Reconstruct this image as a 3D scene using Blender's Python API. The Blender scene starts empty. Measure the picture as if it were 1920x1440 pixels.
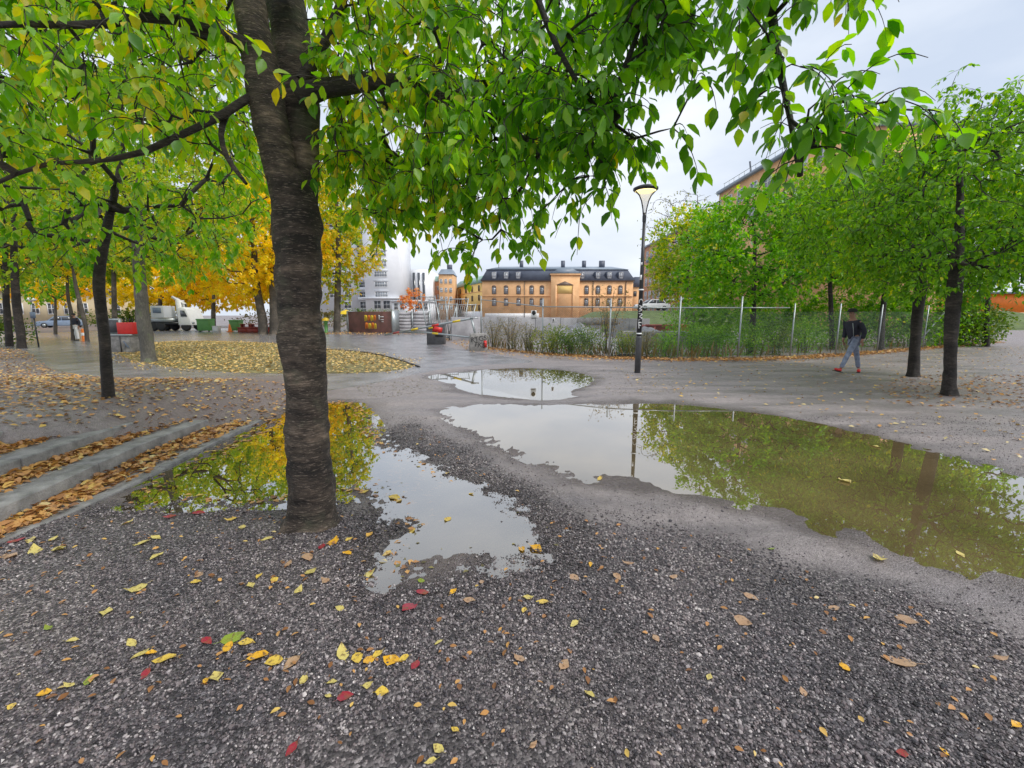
import bpy, bmesh, math, random
import numpy as np
from mathutils import Vector, Matrix
R = math.radians
rng = np.random.default_rng(7)
random.seed(7)
SC = bpy.context.scene
COL = SC.collection

# ------------------------------------------------------------------ camera
FPX, CW, CH = 820.0, 960.0, 720.0
CAMZ = 1.6
PITCH = math.atan(130 / FPX)
cd = bpy.data.cameras.new('camera'); cam = bpy.data.objects.new('camera', cd); COL.objects.link(cam)
cam.location = (0, 0, CAMZ); cam.rotation_euler = (R(90) - PITCH, 0, 0)
cd.sensor_width = 36; cd.lens = 36 * FPX / 1920; cd.clip_start = 0.05; cd.clip_end = 3000
SC.camera = cam

# ------------------------------------------------------------------ world, sun, exposure
SUN_EL, SUN_AZ = R(50), R(118)
w = bpy.data.worlds.new('World'); SC.world = w; w.use_nodes = True
nt = w.node_tree; nt.nodes.clear()
def wn(t, **k):
    n = nt.nodes.new(t)
    for a, b in k.items(): setattr(n, a, b)
    return n
out = wn('ShaderNodeOutputWorld'); bg = wn('ShaderNodeBackground')
sky = wn('ShaderNodeTexSky', sky_type='NISHITA', sun_disc=False, sun_elevation=SUN_EL, sun_rotation=SUN_AZ,
         air_density=1.0, dust_density=3.0, ozone_density=1.0)
hs = wn('ShaderNodeHueSaturation'); hs.inputs['Saturation'].default_value = 0.35
tc = wn('ShaderNodeTexCoord'); mp = wn('ShaderNodeMapping'); mp.inputs['Scale'].default_value = (1, 1, 2.6)
cn = wn('ShaderNodeTexNoise'); cn.inputs['Scale'].default_value = 2.2; cn.inputs['Detail'].default_value = 5
cr = wn('ShaderNodeValToRGB')
cr.color_ramp.elements[0].position = 0.30; cr.color_ramp.elements[0].color = (5.5, 6.4, 7.9, 1)
cr.color_ramp.elements[1].position = 0.66; cr.color_ramp.elements[1].color = (9.4, 9.8, 10.4, 1)
mx = wn('ShaderNodeMix', data_type='RGBA'); mx.inputs[0].default_value = 0.80
L = nt.links.new
L(tc.outputs['Generated'], mp.inputs['Vector']); L(mp.outputs[0], cn.inputs['Vector']); L(cn.outputs[0], cr.inputs[0])
L(sky.outputs[0], hs.inputs['Color']); L(hs.outputs[0], mx.inputs[6]); L(cr.outputs[0], mx.inputs[7])
L(mx.outputs[2], bg.inputs[0]); bg.inputs[1].default_value = 0.085; L(bg.outputs[0], out.inputs[0])
sd = bpy.data.lights.new('sun', 'SUN'); sun = bpy.data.objects.new('sun', sd); COL.objects.link(sun)
sd.energy = 1.5; sd.angle = R(18); sd.color = (1, 0.96, 0.9)
sun.rotation_euler = (R(90) - SUN_EL, 0, R(180) - SUN_AZ)
SC.view_settings.view_transform = 'Standard'; SC.view_settings.look = 'None'
SC.view_settings.exposure = 0.58; SC.view_settings.gamma = 1
try: SC.view_settings.use_curve_mapping = False
except Exception: pass
SC.cycles.use_denoising = True
SC.cycles.max_bounces = 9; SC.cycles.transparent_max_bounces = 10; SC.cycles.diffuse_bounces = 7; SC.cycles.transmission_bounces = 8
SC.cycles.sample_clamp_indirect = 6

# ------------------------------------------------------------------ pixel -> place helpers
cP, sP = math.cos(PITCH), math.sin(PITCH)
def ray(px, py):
    u = (px - CW) / FPX; v = (CH - py) / FPX
    return np.array([u, cP + sP * v, -sP + cP * v])
def P(px, py, Y):
    d = ray(px, py); return np.array([0, 0, CAMZ]) + d * (Y / d[1])
def G0(px, py, z=0.0):
    d = ray(px, py); return np.array([0, 0, CAMZ]) + d * ((z - CAMZ) / d[2])
def poly0(pts, z=0.0): return np.array([G0(a, b, z)[:2] for a, b in pts])

# ------------------------------------------------------------------ numpy noise / sdf
_tab = np.random.default_rng(3).random((256, 256))
def vnoise(x, y):
    xi = np.floor(x).astype(int); yi = np.floor(y).astype(int); fx = x - xi; fy = y - yi
    fx = fx * fx * (3 - 2 * fx); fy = fy * fy * (3 - 2 * fy)
    a = _tab[xi & 255, yi & 255]; b = _tab[(xi + 1) & 255, yi & 255]
    c = _tab[xi & 255, (yi + 1) & 255]; d = _tab[(xi + 1) & 255, (yi + 1) & 255]
    return (a * (1 - fx) + b * fx) * (1 - fy) + (c * (1 - fx) + d * fx) * fy - 0.5
def fbm(x, y, o=4):
    s = 0; a = 1
    for i in range(o): s = s + a * vnoise(x * 2 ** i + 17 * i, y * 2 ** i + 31 * i); a *= 0.5
    return s
def sst(a, b, x):
    t = np.clip((x - a) / (b - a), 0, 1); return t * t * (3 - 2 * t)
def chaikin(p, n=2):
    p = np.asarray(p)
    for _ in range(n):
        q = np.roll(p, -1, 0); p = np.stack([0.75 * p + 0.25 * q, 0.25 * p + 0.75 * q], 1).reshape(-1, p.shape[1])
    return p
def sdf(poly, X, Y):
    a = poly; b = np.roll(poly, -1, 0)
    X = np.asarray(X, float); Y = np.asarray(Y, float)
    d = np.full(X.shape, 1e9); ins = np.zeros(X.shape, bool)
    for (ax, ay), (bx, by) in zip(a, b):
        ex, ey = bx - ax, by - ay; wx, wy = X - ax, Y - ay
        t = np.clip((wx * ex + wy * ey) / (ex * ex + ey * ey + 1e-12), 0, 1)
        d = np.minimum(d, (wx - ex * t) ** 2 + (wy - ey * t) ** 2)
        c = (ay > Y) != (by > Y)
        if abs(by - ay) > 1e-12: ins ^= c & (X < (bx - ax) * (Y - ay) / (by - ay) + ax)
    d = np.sqrt(d); return np.where(ins, -d, d)

# ------------------------------------------------------------------ outlines of the place
BIGP = chaikin(poly0([(822, 768), (900, 758), (1020, 762), (1120, 757), (1220, 752), (1300, 758), (1400, 773), (1500, 790), (1620, 814), (1760, 850), (1920, 893),
    (2150, 960), (2450, 1080), (2500, 1250), (2250, 1240), (1920, 1106), (1800, 1066), (1700, 1036), (1600, 1006), (1500, 977), (1400, 955), (1300, 936), (1200, 918),
    (1120, 902), (1050, 882), (980, 856), (920, 826), (860, 796)]))
UPP = chaikin(poly0([(795, 706), (850, 698), (930, 692), (1010, 690), (1070, 697), (1112, 708), (1104, 722), (1062, 735), (1090, 746), (1000, 750), (930, 745), (880, 738), (842, 730), (852, 718)]))
LEFTP = chaikin(poly0([(500, 790), (600, 752), (682, 752), (694, 780), (730, 836), (790, 862), (860, 892), (935, 932), (1010, 975), (1060, 1012), (1030, 1040), (960, 1056),
    (880, 1076), (770, 1100), (705, 1085), (690, 1040), (722, 1000), (745, 962), (715, 930), (640, 935), (540, 945), (430, 948), (300, 950), (215, 950), (290, 895), (390, 842)]))
PATH = chaikin(poly0([(40, 654), (85, 690), (130, 706), (200, 718), (330, 733), (480, 742), (600, 738), (700, 722), (780, 703), (850, 690), (930, 684), (1010, 681),
    (985, 674), (905, 664), (850, 655), (815, 642), (806, 628), (800, 617), (500, 616), (300, 616), (150, 622), (-150, 632), (-100, 646)]), 2)
ISLE = chaikin(poly0([(290, 642), (400, 640), (540, 645), (610, 655), (680, 660), (740, 672), (788, 689), (720, 699), (640, 702), (540, 703), (420, 699), (300, 688), (250, 676), (215, 664), (240, 650)]), 2)
GRAV = chaikin(poly0([(-900, 1000), (0, 1000), (230, 950), (420, 955), (540, 955), (640, 948), (700, 1000), (690, 1090), (780, 1105), (900, 1080), (1060, 1012), (1000, 960), (850, 880), (770, 835), (745, 800),
    (775, 802), (862, 852), (955, 912), (1060, 966), (1250, 1000), (1400, 1035), (1600, 1100), (1920, 1215), (2600, 1500), (2600, 1900), (-900, 1900)]), 2)

STEP_H = 0.14
def _line(pts, z): return np.array([G0(a, b, z)[:2] for a, b in pts])
def _ext(Lx):
    d = Lx[-1] - Lx[-2]; d = d / np.linalg.norm(d); return np.vstack([Lx, Lx[-1] + d * 2.6])
SL = [_ext(_line([(492, 786), (388, 836), (200, 928), (0, 1018)], 0.03)), _ext(_line([(392, 786), (250, 838), (120, 898), (0, 950)], 0.03 + STEP_H)),
      _ext(_line([(252, 790), (150, 822), (0, 872)], 0.03 + 2 * STEP_H)), _ext(_line([(82, 793), (0, 810)], 0.03 + 3 * STEP_H))]
STEPS = np.vstack([SL[0][0] + np.array([0.03, -.35]), SL[0][1:], SL[3][-1] + np.array([-1.5, 0]), SL[3][0] + np.array([-1.6, -.2]), SL[3][0] + np.array([0, -.32]), SL[2][0] + np.array([0, -.32]), SL[1][0] + np.array([0, -.35])])
def gh(x, y):
    x = np.atleast_1d(np.asarray(x, float)); y = np.atleast_1d(np.asarray(y, float))
    near = 1 - sst(14, 30, np.hypot(x, y))
    z = 0.010 * fbm(x * 0.9, y * 0.9, 4) * near + 0.016 * fbm(x * 2.6 + 8, y * 2.6, 3) * (1 - sst(4.0, 6.0, np.hypot(x, y)))
    m = np.full(x.shape, 9.0)
    for pl, dep, wd, ns in ((BIGP, 0.055, 0.7, 0.10), (UPP, 0.03, 0.5, 0.12), (LEFTP, 0.026, 0.6, 0.22)):
        s = sdf(pl, x, y) + ns * fbm(x * 1.7 + 5, y * 1.7, 4)
        m = np.minimum(m, s)
        z = z - dep * sst(0.0, -wd, s)
    z = z + 0.026 * sst(-0.02, 0.55, m)
    fine = 0.007 * fbm(x * 12, y * 14, 3) * (1 - sst(5, 10, np.hypot(x, y)))
    z = z + fine * np.where((m < 0.25) & (x < 0.6), 2.2, 1.0)
    # tyre-smoothed ridge between the puddles, gentle rise to the stepped side and to the verge
    z = z + 0.48 * sst(-3.9, -5.3, x) * (1 - sst(5.8, 12.5, y)) * sst(-6, -1, y)
    ss_ = sdf(STEPS, x, y); z = np.where(ss_ < 0, z - 0.55 * sst(0.03, -0.34, ss_), z)
    sp = sdf(PATH, x, y); z = z - 0.05 * sst(0.02, -0.30, sp)
    return z
def ghs(x, y): return float(gh(x, y)[0])
def G(px, py):
    z = 0.02
    for _ in range(6):
        p = G0(px, py, z); z = ghs(p[0], p[1])
    return np.array([p[0], p[1], z])

# ------------------------------------------------------------------ objects
WL = {}
def link(o, parent=None):
    COL.objects.link(o)
    if parent is not None: o.parent = parent
    return o
def tag(o, label=None, cat=None, group=None, kind=None):
    if label: o['label'] = label
    if cat: o['category'] = cat
    if group: o['group'] = group
    if kind: o['kind'] = kind
    return o
def thing(name, label, cat, loc, group=None, rz=0.0):
    o = bpy.data.objects.new(name, None); o.empty_display_size = 0.2
    o.location = tuple(float(v) for v in loc); o.rotation_euler = (0, 0, rz); link(o); WL[o.name] = np.array(loc, float)
    return tag(o, label, cat, group)
def setmesh(name, V, F, mats, smooth=False, attrs=None, mi=None):
    V = np.asarray(V, np.float32); me = bpy.data.meshes.new(name)
    if isinstance(F, np.ndarray):
        k = F.shape[1]; lens = np.full(len(F), k, np.int32); flat = F.astype(np.int32).ravel()
    else:
        lens = np.array([len(f) for f in F], np.int32); flat = np.array([i for f in F for i in f], np.int32)
    me.vertices.add(len(V)); me.vertices.foreach_set('co', V.ravel())
    me.loops.add(len(flat)); me.loops.foreach_set('vertex_index', flat)
    me.polygons.add(len(lens)); st = np.concatenate([[0], np.cumsum(lens)[:-1]]).astype(np.int32)
    me.polygons.foreach_set('loop_start', st)
    try: me.polygons.foreach_set('loop_total', lens)
    except Exception: pass
    if smooth: me.polygons.foreach_set('use_smooth', np.ones(len(lens), bool))
    if not isinstance(mats, (list, tuple)): mats = [mats]
    for m in mats: me.materials.append(m)
    if mi is not None: me.polygons.foreach_set('material_index', np.asarray(mi, np.int32))
    for k, v in (attrs or {}).items():
        a = me.attributes.new(k, 'FLOAT', 'POINT'); a.data.foreach_set('value', np.asarray(v, np.float32))
    me.update(calc_edges=True); me.validate()
    return me
def mesh(name, V, F, mats, parent=None, smooth=False, attrs=None, mi=None, local=False, loc=(0, 0, 0)):
    V = np.asarray(V, float)
    if parent is not None and not local: V = V - WL.get(parent.name, np.zeros(3))
    o = bpy.data.objects.new(name, setmesh(name, V, F, mats, smooth, attrs, mi)); o.location = loc
    link(o, parent); WL[o.name] = WL.get(parent.name, np.zeros(3)) if parent is not None else np.zeros(3)
    return o
def inst(name, me, parent, loc, rz=0.0, scale=None, mat=None):
    o = bpy.data.objects.new(name, me); o.location = tuple(float(v) for v in loc); o.rotation_euler = (0, 0, rz)
    if scale is not None: o.scale = scale
    link(o, parent); return o
class MB:
    def __init__(s): s.V = []; s.F = []
    def add(s, V, F):
        b = len(s.V); s.V += [tuple(map(float, v)) for v in V]; s.F += [tuple(int(i) + b for i in f) for f in F]; return s
    def box(s, c, d, rz=0.0, tilt=None, taper=1.0):
        hx, hy, hz = d[0] / 2, d[1] / 2, d[2] / 2
        q = [(-hx, -hy, -hz), (hx, -hy, -hz), (hx, hy, -hz), (-hx, hy, -hz), (-hx * taper, -hy * taper, hz), (hx * taper, -hy * taper, hz), (hx * taper, hy * taper, hz), (-hx * taper, hy * taper, hz)]
        M = Matrix.Rotation(rz, 3, 'Z')
        if tilt: M = M @ Matrix.Rotation(tilt[1], 3, tilt[0])
        q = [M @ Vector(v) + Vector(c) for v in q]
        return s.add(q, [(0, 3, 2, 1), (4, 5, 6, 7), (0, 1, 5, 4), (1, 2, 6, 5), (2, 3, 7, 6), (3, 0, 4, 7)])
    def tube(s, pts, r, seg=8, caps=True):
        V, F = tube_np(np.array(pts, float), np.array(r if hasattr(r, '__len__') else [r] * len(pts), float), seg)
        b = len(V); s.add(V, F)
        if caps:
            n = len(pts); o = len(s.V) - b
            s.F.append(tuple(o + i for i in range(seg))[::-1]); s.F.append(tuple(o + (n - 1) * seg + i for i in range(seg)))
        return s
    def prism(s, poly, z0, z1):
        n = len(poly); V = [(p[0], p[1], z0) for p in poly] + [(p[0], p[1], z1) for p in poly]
        return s.add(V, [tuple(range(n))[::-1], tuple(range(n, 2 * n))] + [(i, (i + 1) % n, n + (i + 1) % n, n + i) for i in range(n)])
    def extr(s, poly, o, ax, ay, az, t):     # outline in the (ax, ay) plane, thickness t along az
        o, ax, ay, az = (np.array(v, float) for v in (o, ax, ay, az)); n = len(poly)
        V = [o + ax * a + ay * b for a, b in poly] + [o + ax * a + ay * b + az * t for a, b in poly]
        return s.add(V, [tuple(range(n))[::-1], tuple(range(n, 2 * n))] + [(i, (i + 1) % n, n + (i + 1) % n, n + i) for i in range(n)])
    def lathe(s, c, prof, seg=24):
        V = []; F = []
        for r, z in prof:
            for i in range(seg):
                a = 2 * math.pi * i / seg; V.append((c[0] + r * math.cos(a), c[1] + r * math.sin(a), c[2] + z))
        for j in range(len(prof) - 1):
            for i in range(seg):
                k = (i + 1) % seg; F.append((j * seg + i, j * seg + k, (j + 1) * seg + k, (j + 1) * seg + i))
        return s.add(V, F)
    def build(s, name, mat, parent=None, smooth=False, bevel=0.0, local=False, loc=(0, 0, 0)):
        o = mesh(name, s.V, s.F, mat, parent, smooth, local=local, loc=loc)
        bm = bmesh.new(); bm.from_mesh(o.data); bmesh.ops.recalc_face_normals(bm, faces=bm.faces); bm.to_mesh(o.data); bm.free()
        if smooth: o.data.polygons.foreach_set('use_smooth', np.ones(len(o.data.polygons), bool))
        if bevel:
            m = o.modifiers.new('b', 'BEVEL'); m.width = bevel; m.segments = 2; m.limit_method = 'ANGLE'
        return o
    def data(s, name, mat):
        me = setmesh(name, np.array(s.V), s.F, mat)
        bm = bmesh.new(); bm.from_mesh(me); bmesh.ops.recalc_face_normals(bm, faces=bm.faces); bm.to_mesh(me); bm.free(); return me
def frames(pts):
    T = np.gradient(pts, axis=0); T /= np.linalg.norm(T, axis=1)[:, None] + 1e-9
    ref = np.array([0, 0, 1.0]) if abs(T[0][2]) < 0.8 else np.array([1.0, 0, 0])
    A = np.zeros_like(T); a = ref
    for i, t in enumerate(T):
        a = a - t * a.dot(t); a = a / (np.linalg.norm(a) + 1e-9); A[i] = a
    return T, A, np.cross(T, A)
def tube_np(pts, r, seg):
    T, A, B = frames(pts); th = np.linspace(0, 2 * math.pi, seg, endpoint=False)
    ring = np.cos(th)[None, :, None] * A[:, None, :] + np.sin(th)[None, :, None] * B[:, None, :]
    rr = r[:, None, None] if r.ndim == 1 else r[:, :, None]
    V = (pts[:, None, :] + ring * rr).reshape(-1, 3); n = len(pts)
    i = np.arange(n - 1)[:, None] * seg; j = np.arange(seg)[None, :]; k = (j + 1) % seg
    F = np.stack([i + j, i + k, i + seg + k, i + seg + j], -1).reshape(-1, 4)
    return V, F
def resample(pts, n):
    pts = np.array(pts, float); d = np.concatenate([[0], np.cumsum(np.linalg.norm(np.diff(pts[:, :3], axis=0), axis=1))])
    t = np.linspace(0, d[-1], n)
    # smooth (Catmull-like) resampling by cubic hermite
    m = np.gradient(pts, d, axis=0) if len(pts) > 2 else np.repeat((pts[1:] - pts[:1]) / d[-1], 2, 0)
    idx = np.clip(np.searchsorted(d, t) - 1, 0, len(d) - 2); h = (d[idx + 1] - d[idx])[:, None]; u = ((t - d[idx])[:, None]) / h
    return (2 * u**3 - 3 * u**2 + 1) * pts[idx] + (u**3 - 2 * u**2 + u) * h * m[idx] + (-2 * u**3 + 3 * u**2) * pts[idx + 1] + (u**3 - u**2) * h * m[idx + 1]

# ------------------------------------------------------------------ materials
def nodes(name):
    m = bpy.data.materials.new(name); m.use_nodes = True; t = m.node_tree; t.nodes.clear()
    def N(tp, **k):
        n = t.nodes.new(tp)
        for a, b in k.items():
            if a.startswith('_'): continue
            setattr(n, a, b)
        return n
    o = N('ShaderNodeOutputMaterial'); return m, t, N, t.links.new, o
def ramp(N, stops):
    r = N('ShaderNodeValToRGB'); e = r.color_ramp.elements
    while len(e) < len(stops): e.new(0.5)
    for i, (p, c) in enumerate(stops): e[i].position = p; e[i].color = (*c, 1)
    return r
def mat(name, c, rough=0.7, var=0.25, scale=3.0, bump=0.0, bscale=40.0, metal=0.0, c2=None, spec=0.5, stretch=None):
    m, t, N, Lk, o = nodes(name); b = N('ShaderNodeBsdfPrincipled')
    tc = N('ShaderNodeTexCoord'); mp = N('ShaderNodeMapping')
    if stretch: mp.inputs['Scale'].default_value = stretch
    n = N('ShaderNodeTexNoise'); n.inputs['Scale'].default_value = scale; n.inputs['Detail'].default_value = 6; n.inputs['Roughness'].default_value = 0.6
    lo = tuple(max(0, x * (1 - var)) for x in c); hi = tuple(min(1, x * (1 + var)) for x in (c2 or c))
    r = ramp(N, [(0.3, lo), (0.7, hi)])
    Lk(tc.outputs['Object'], mp.inputs[0]); Lk(mp.outputs[0], n.inputs['Vector']); Lk(n.outputs[0], r.inputs[0]); Lk(r.outputs[0], b.inputs['Base Color'])
    b.inputs['Roughness'].default_value = rough; b.inputs['Metallic'].default_value = metal; b.inputs['Specular IOR Level'].default_value = spec
    if bump:
        n2 = N('ShaderNodeTexNoise'); n2.inputs['Scale'].default_value = bscale; n2.inputs['Detail'].default_value = 5
        bp = N('ShaderNodeBump'); bp.inputs['Strength'].default_value = bump; bp.inputs['Distance'].default_value = 0.02
        Lk(mp.outputs[0], n2.inputs['Vector']); Lk(n2.outputs[0], bp.inputs['Height']); Lk(bp.outputs[0], b.inputs['Normal'])
    Lk(b.outputs[0], o.inputs[0]); return m
def emis(name, c, s):
    m, t, N, Lk, o = nodes(name); e = N('ShaderNodeEmission'); e.inputs[0].default_value = (*c, 1); e.inputs[1].default_value = s
    n = N('ShaderNodeTexNoise'); n.inputs['Scale'].default_value = 2
    r = ramp(N, [(0.3, tuple(x * 0.9 for x in c)), (0.7, c)]); Lk(n.outputs[0], r.inputs[0]); Lk(r.outputs[0], e.inputs[0]); Lk(e.outputs[0], o.inputs[0]); return m
def leafmat(name, stops, trans=0.45, boost=1.6, gloss=0.10, rough=0.4):
    m, t, N, Lk, o = nodes(name)
    a = N('ShaderNodeAttribute', attribute_name='tint'); r = ramp(N, stops); Lk(a.outputs['Fac'], r.inputs[0])
    tc = N('ShaderNodeTexCoord'); n = N('ShaderNodeTexNoise'); n.inputs['Scale'].default_value = 30; Lk(tc.outputs['Object'], n.inputs['Vector'])
    hv = N('ShaderNodeHueSaturation'); mr = N('ShaderNodeMapRange'); mr.inputs[3].default_value = 0.75; mr.inputs[4].default_value = 1.25
    Lk(n.outputs[0], mr.inputs[0]); Lk(mr.outputs[0], hv.inputs['Value']); Lk(r.outputs[0], hv.inputs['Color'])
    d = N('ShaderNodeBsdfDiffuse'); tr = N('ShaderNodeBsdfTranslucent'); g = N('ShaderNodeBsdfGlossy'); g.inputs['Roughness'].default_value = rough
    g.inputs['Color'].default_value = (0.9, 0.95, 1, 1)
    h2 = N('ShaderNodeHueSaturation'); h2.inputs['Value'].default_value = boost; h2.inputs['Saturation'].default_value = 1.1
    Lk(hv.outputs[0], d.inputs[0]); Lk(hv.outputs[0], h2.inputs['Color']); Lk(h2.outputs[0], tr.inputs[0])
    m1 = N('ShaderNodeMixShader'); m1.inputs[0].default_value = trans; Lk(d.outputs[0], m1.inputs[1]); Lk(tr.outputs[0], m1.inputs[2])
    m2 = N('ShaderNodeMixShader'); fr = N('ShaderNodeLayerWeight'); fr.inputs[0].default_value = 0.25
    mm = N('ShaderNodeMath', operation='MULTIPLY'); mm.inputs[1].default_value = gloss * 2; Lk(fr.outputs['Facing'], mm.inputs[0]); Lk(mm.outputs[0], m2.inputs[0])
    Lk(m1.outputs[0], m2.inputs[1]); Lk(g.outputs[0], m2.inputs[2]); Lk(m2.outputs[0], o.inputs[0]); return m
def blotch(m):
    t = m.node_tree; N = t.nodes.new; hv = [n for n in t.nodes if n.type == 'HUE_SAT'][0]; src = hv.inputs['Color'].links[0].from_socket
    tc = N('ShaderNodeTexCoord'); n = N('ShaderNodeTexNoise'); n.inputs['Scale'].default_value = 4.5; n.inputs['Detail'].default_value = 6; oi = N('ShaderNodeObjectInfo'); va = N('ShaderNodeVectorMath'); t.links.new(tc.outputs['Object'], va.inputs[0]); t.links.new(oi.outputs['Location'], va.inputs[1]); t.links.new(va.outputs[0], n.inputs['Vector'])
    r = N('ShaderNodeValToRGB'); r.color_ramp.elements[0].position = .52; r.color_ramp.elements[0].color = (0, 0, 0, 1); r.color_ramp.elements[1].position = .66; r.color_ramp.elements[1].color = (.85, .85, .85, 1); t.links.new(n.outputs[0], r.inputs[0])
    mx = N('ShaderNodeMix'); mx.data_type = 'RGBA'; t.links.new(r.outputs[0], mx.inputs[0]); t.links.new(src, mx.inputs[6]); mx.inputs[7].default_value = (0.16, 0.085, 0.04, 1); t.links.new(mx.outputs[2], hv.inputs['Color']); return m
def barkmat(name, dark, light, bands=True, patch=0.5, moss=None):
    m, t, N, Lk, o = nodes(name); b = N('ShaderNodeBsdfPrincipled'); tc = N('ShaderNodeTexCoord')
    def noise(sc, stretch, det=6):
        mp = N('ShaderNodeMapping'); mp.inputs['Scale'].default_value = stretch; n = N('ShaderNodeTexNoise'); n.inputs['Scale'].default_value = sc; n.inputs['Detail'].default_value = det; n.inputs['Roughness'].default_value = 0.65
        Lk(tc.outputs['Object'], mp.inputs[0]); Lk(mp.outputs[0], n.inputs['Vector']); return n
    a = noise(9, (1, 1, 2.6) if bands else (6, 6, 1.0), 8); c = noise(1.5, (0.45, 0.45, 2.1) if bands else (1, 1, 1), 5); f = noise(38, (1, 1, 4) if bands else (2, 2, 0.6), 8)
    r1 = ramp(N, [(0.30, dark), (0.52, tuple((x + y) * 0.40 for x, y in zip(dark, light))), (0.74, light)]); Lk(a.outputs[0], r1.inputs[0])
    r2 = ramp(N, [(0.42, (0.20, 0.17, 0.16)), (0.48, (0.65, 0.60, 0.57)), (0.55, (0.9, 0.86, 0.8)), (0.60, (2.1, 1.95, 1.8))]); Lk(c.outputs[0], r2.inputs[0])
    mu = N('ShaderNodeMix', data_type='RGBA', blend_type='MULTIPLY'); mu.inputs[0].default_value = patch; Lk(r1.outputs[0], mu.inputs[6]); Lk(r2.outputs[0], mu.inputs[7])
    if bands:
        ln = noise(20, (1, 1, 5.5), 4); rl = ramp(N, [(0.57, (0, 0, 0)), (0.62, (1, 1, 1))]); Lk(ln.outputs[0], rl.inputs[0])
        ms = N('ShaderNodeMath', operation='MULTIPLY'); Lk(rl.outputs[0], ms.inputs[0]); Lk(c.outputs[0], ms.inputs[1])
        ml = N('ShaderNodeMix', data_type='RGBA'); Lk(ms.outputs[0], ml.inputs[0]); Lk(mu.outputs[2], ml.inputs[6]); ml.inputs[7].default_value = (*[x * 1.7 for x in light], 1); mu = ml
    res = mu.outputs[2]
    if moss:
        mn = noise(3, (1, 1, 1)); rm = ramp(N, [(0.55, (0, 0, 0)), (0.72, (0.6, 0.6, 0.6) if bands else (1, 1, 1))]); Lk(mn.outputs[0], rm.inputs[0])
        m2 = N('ShaderNodeMix', data_type='RGBA'); Lk(rm.outputs[0], m2.inputs[0]); Lk(res, m2.inputs[6]); m2.inputs[7].default_value = (*moss, 1); res = m2.outputs[2]
    Lk(res, b.inputs['Base Color']); b.inputs['Roughness'].default_value = 0.62
    ad = N('ShaderNodeMath', operation='ADD'); Lk(a.outputs[0], ad.inputs[0]); Lk(f.outputs[0], ad.inputs[1])
    bp = N('ShaderNodeBump'); bp.inputs['Strength'].default_value = 1.0; bp.inputs['Distance'].default_value = 0.03; Lk(ad.outputs[0], bp.inputs['Height']); Lk(bp.outputs[0], b.inputs['Normal'])
    Lk(b.outputs[0], o.inputs[0]); return m
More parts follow.
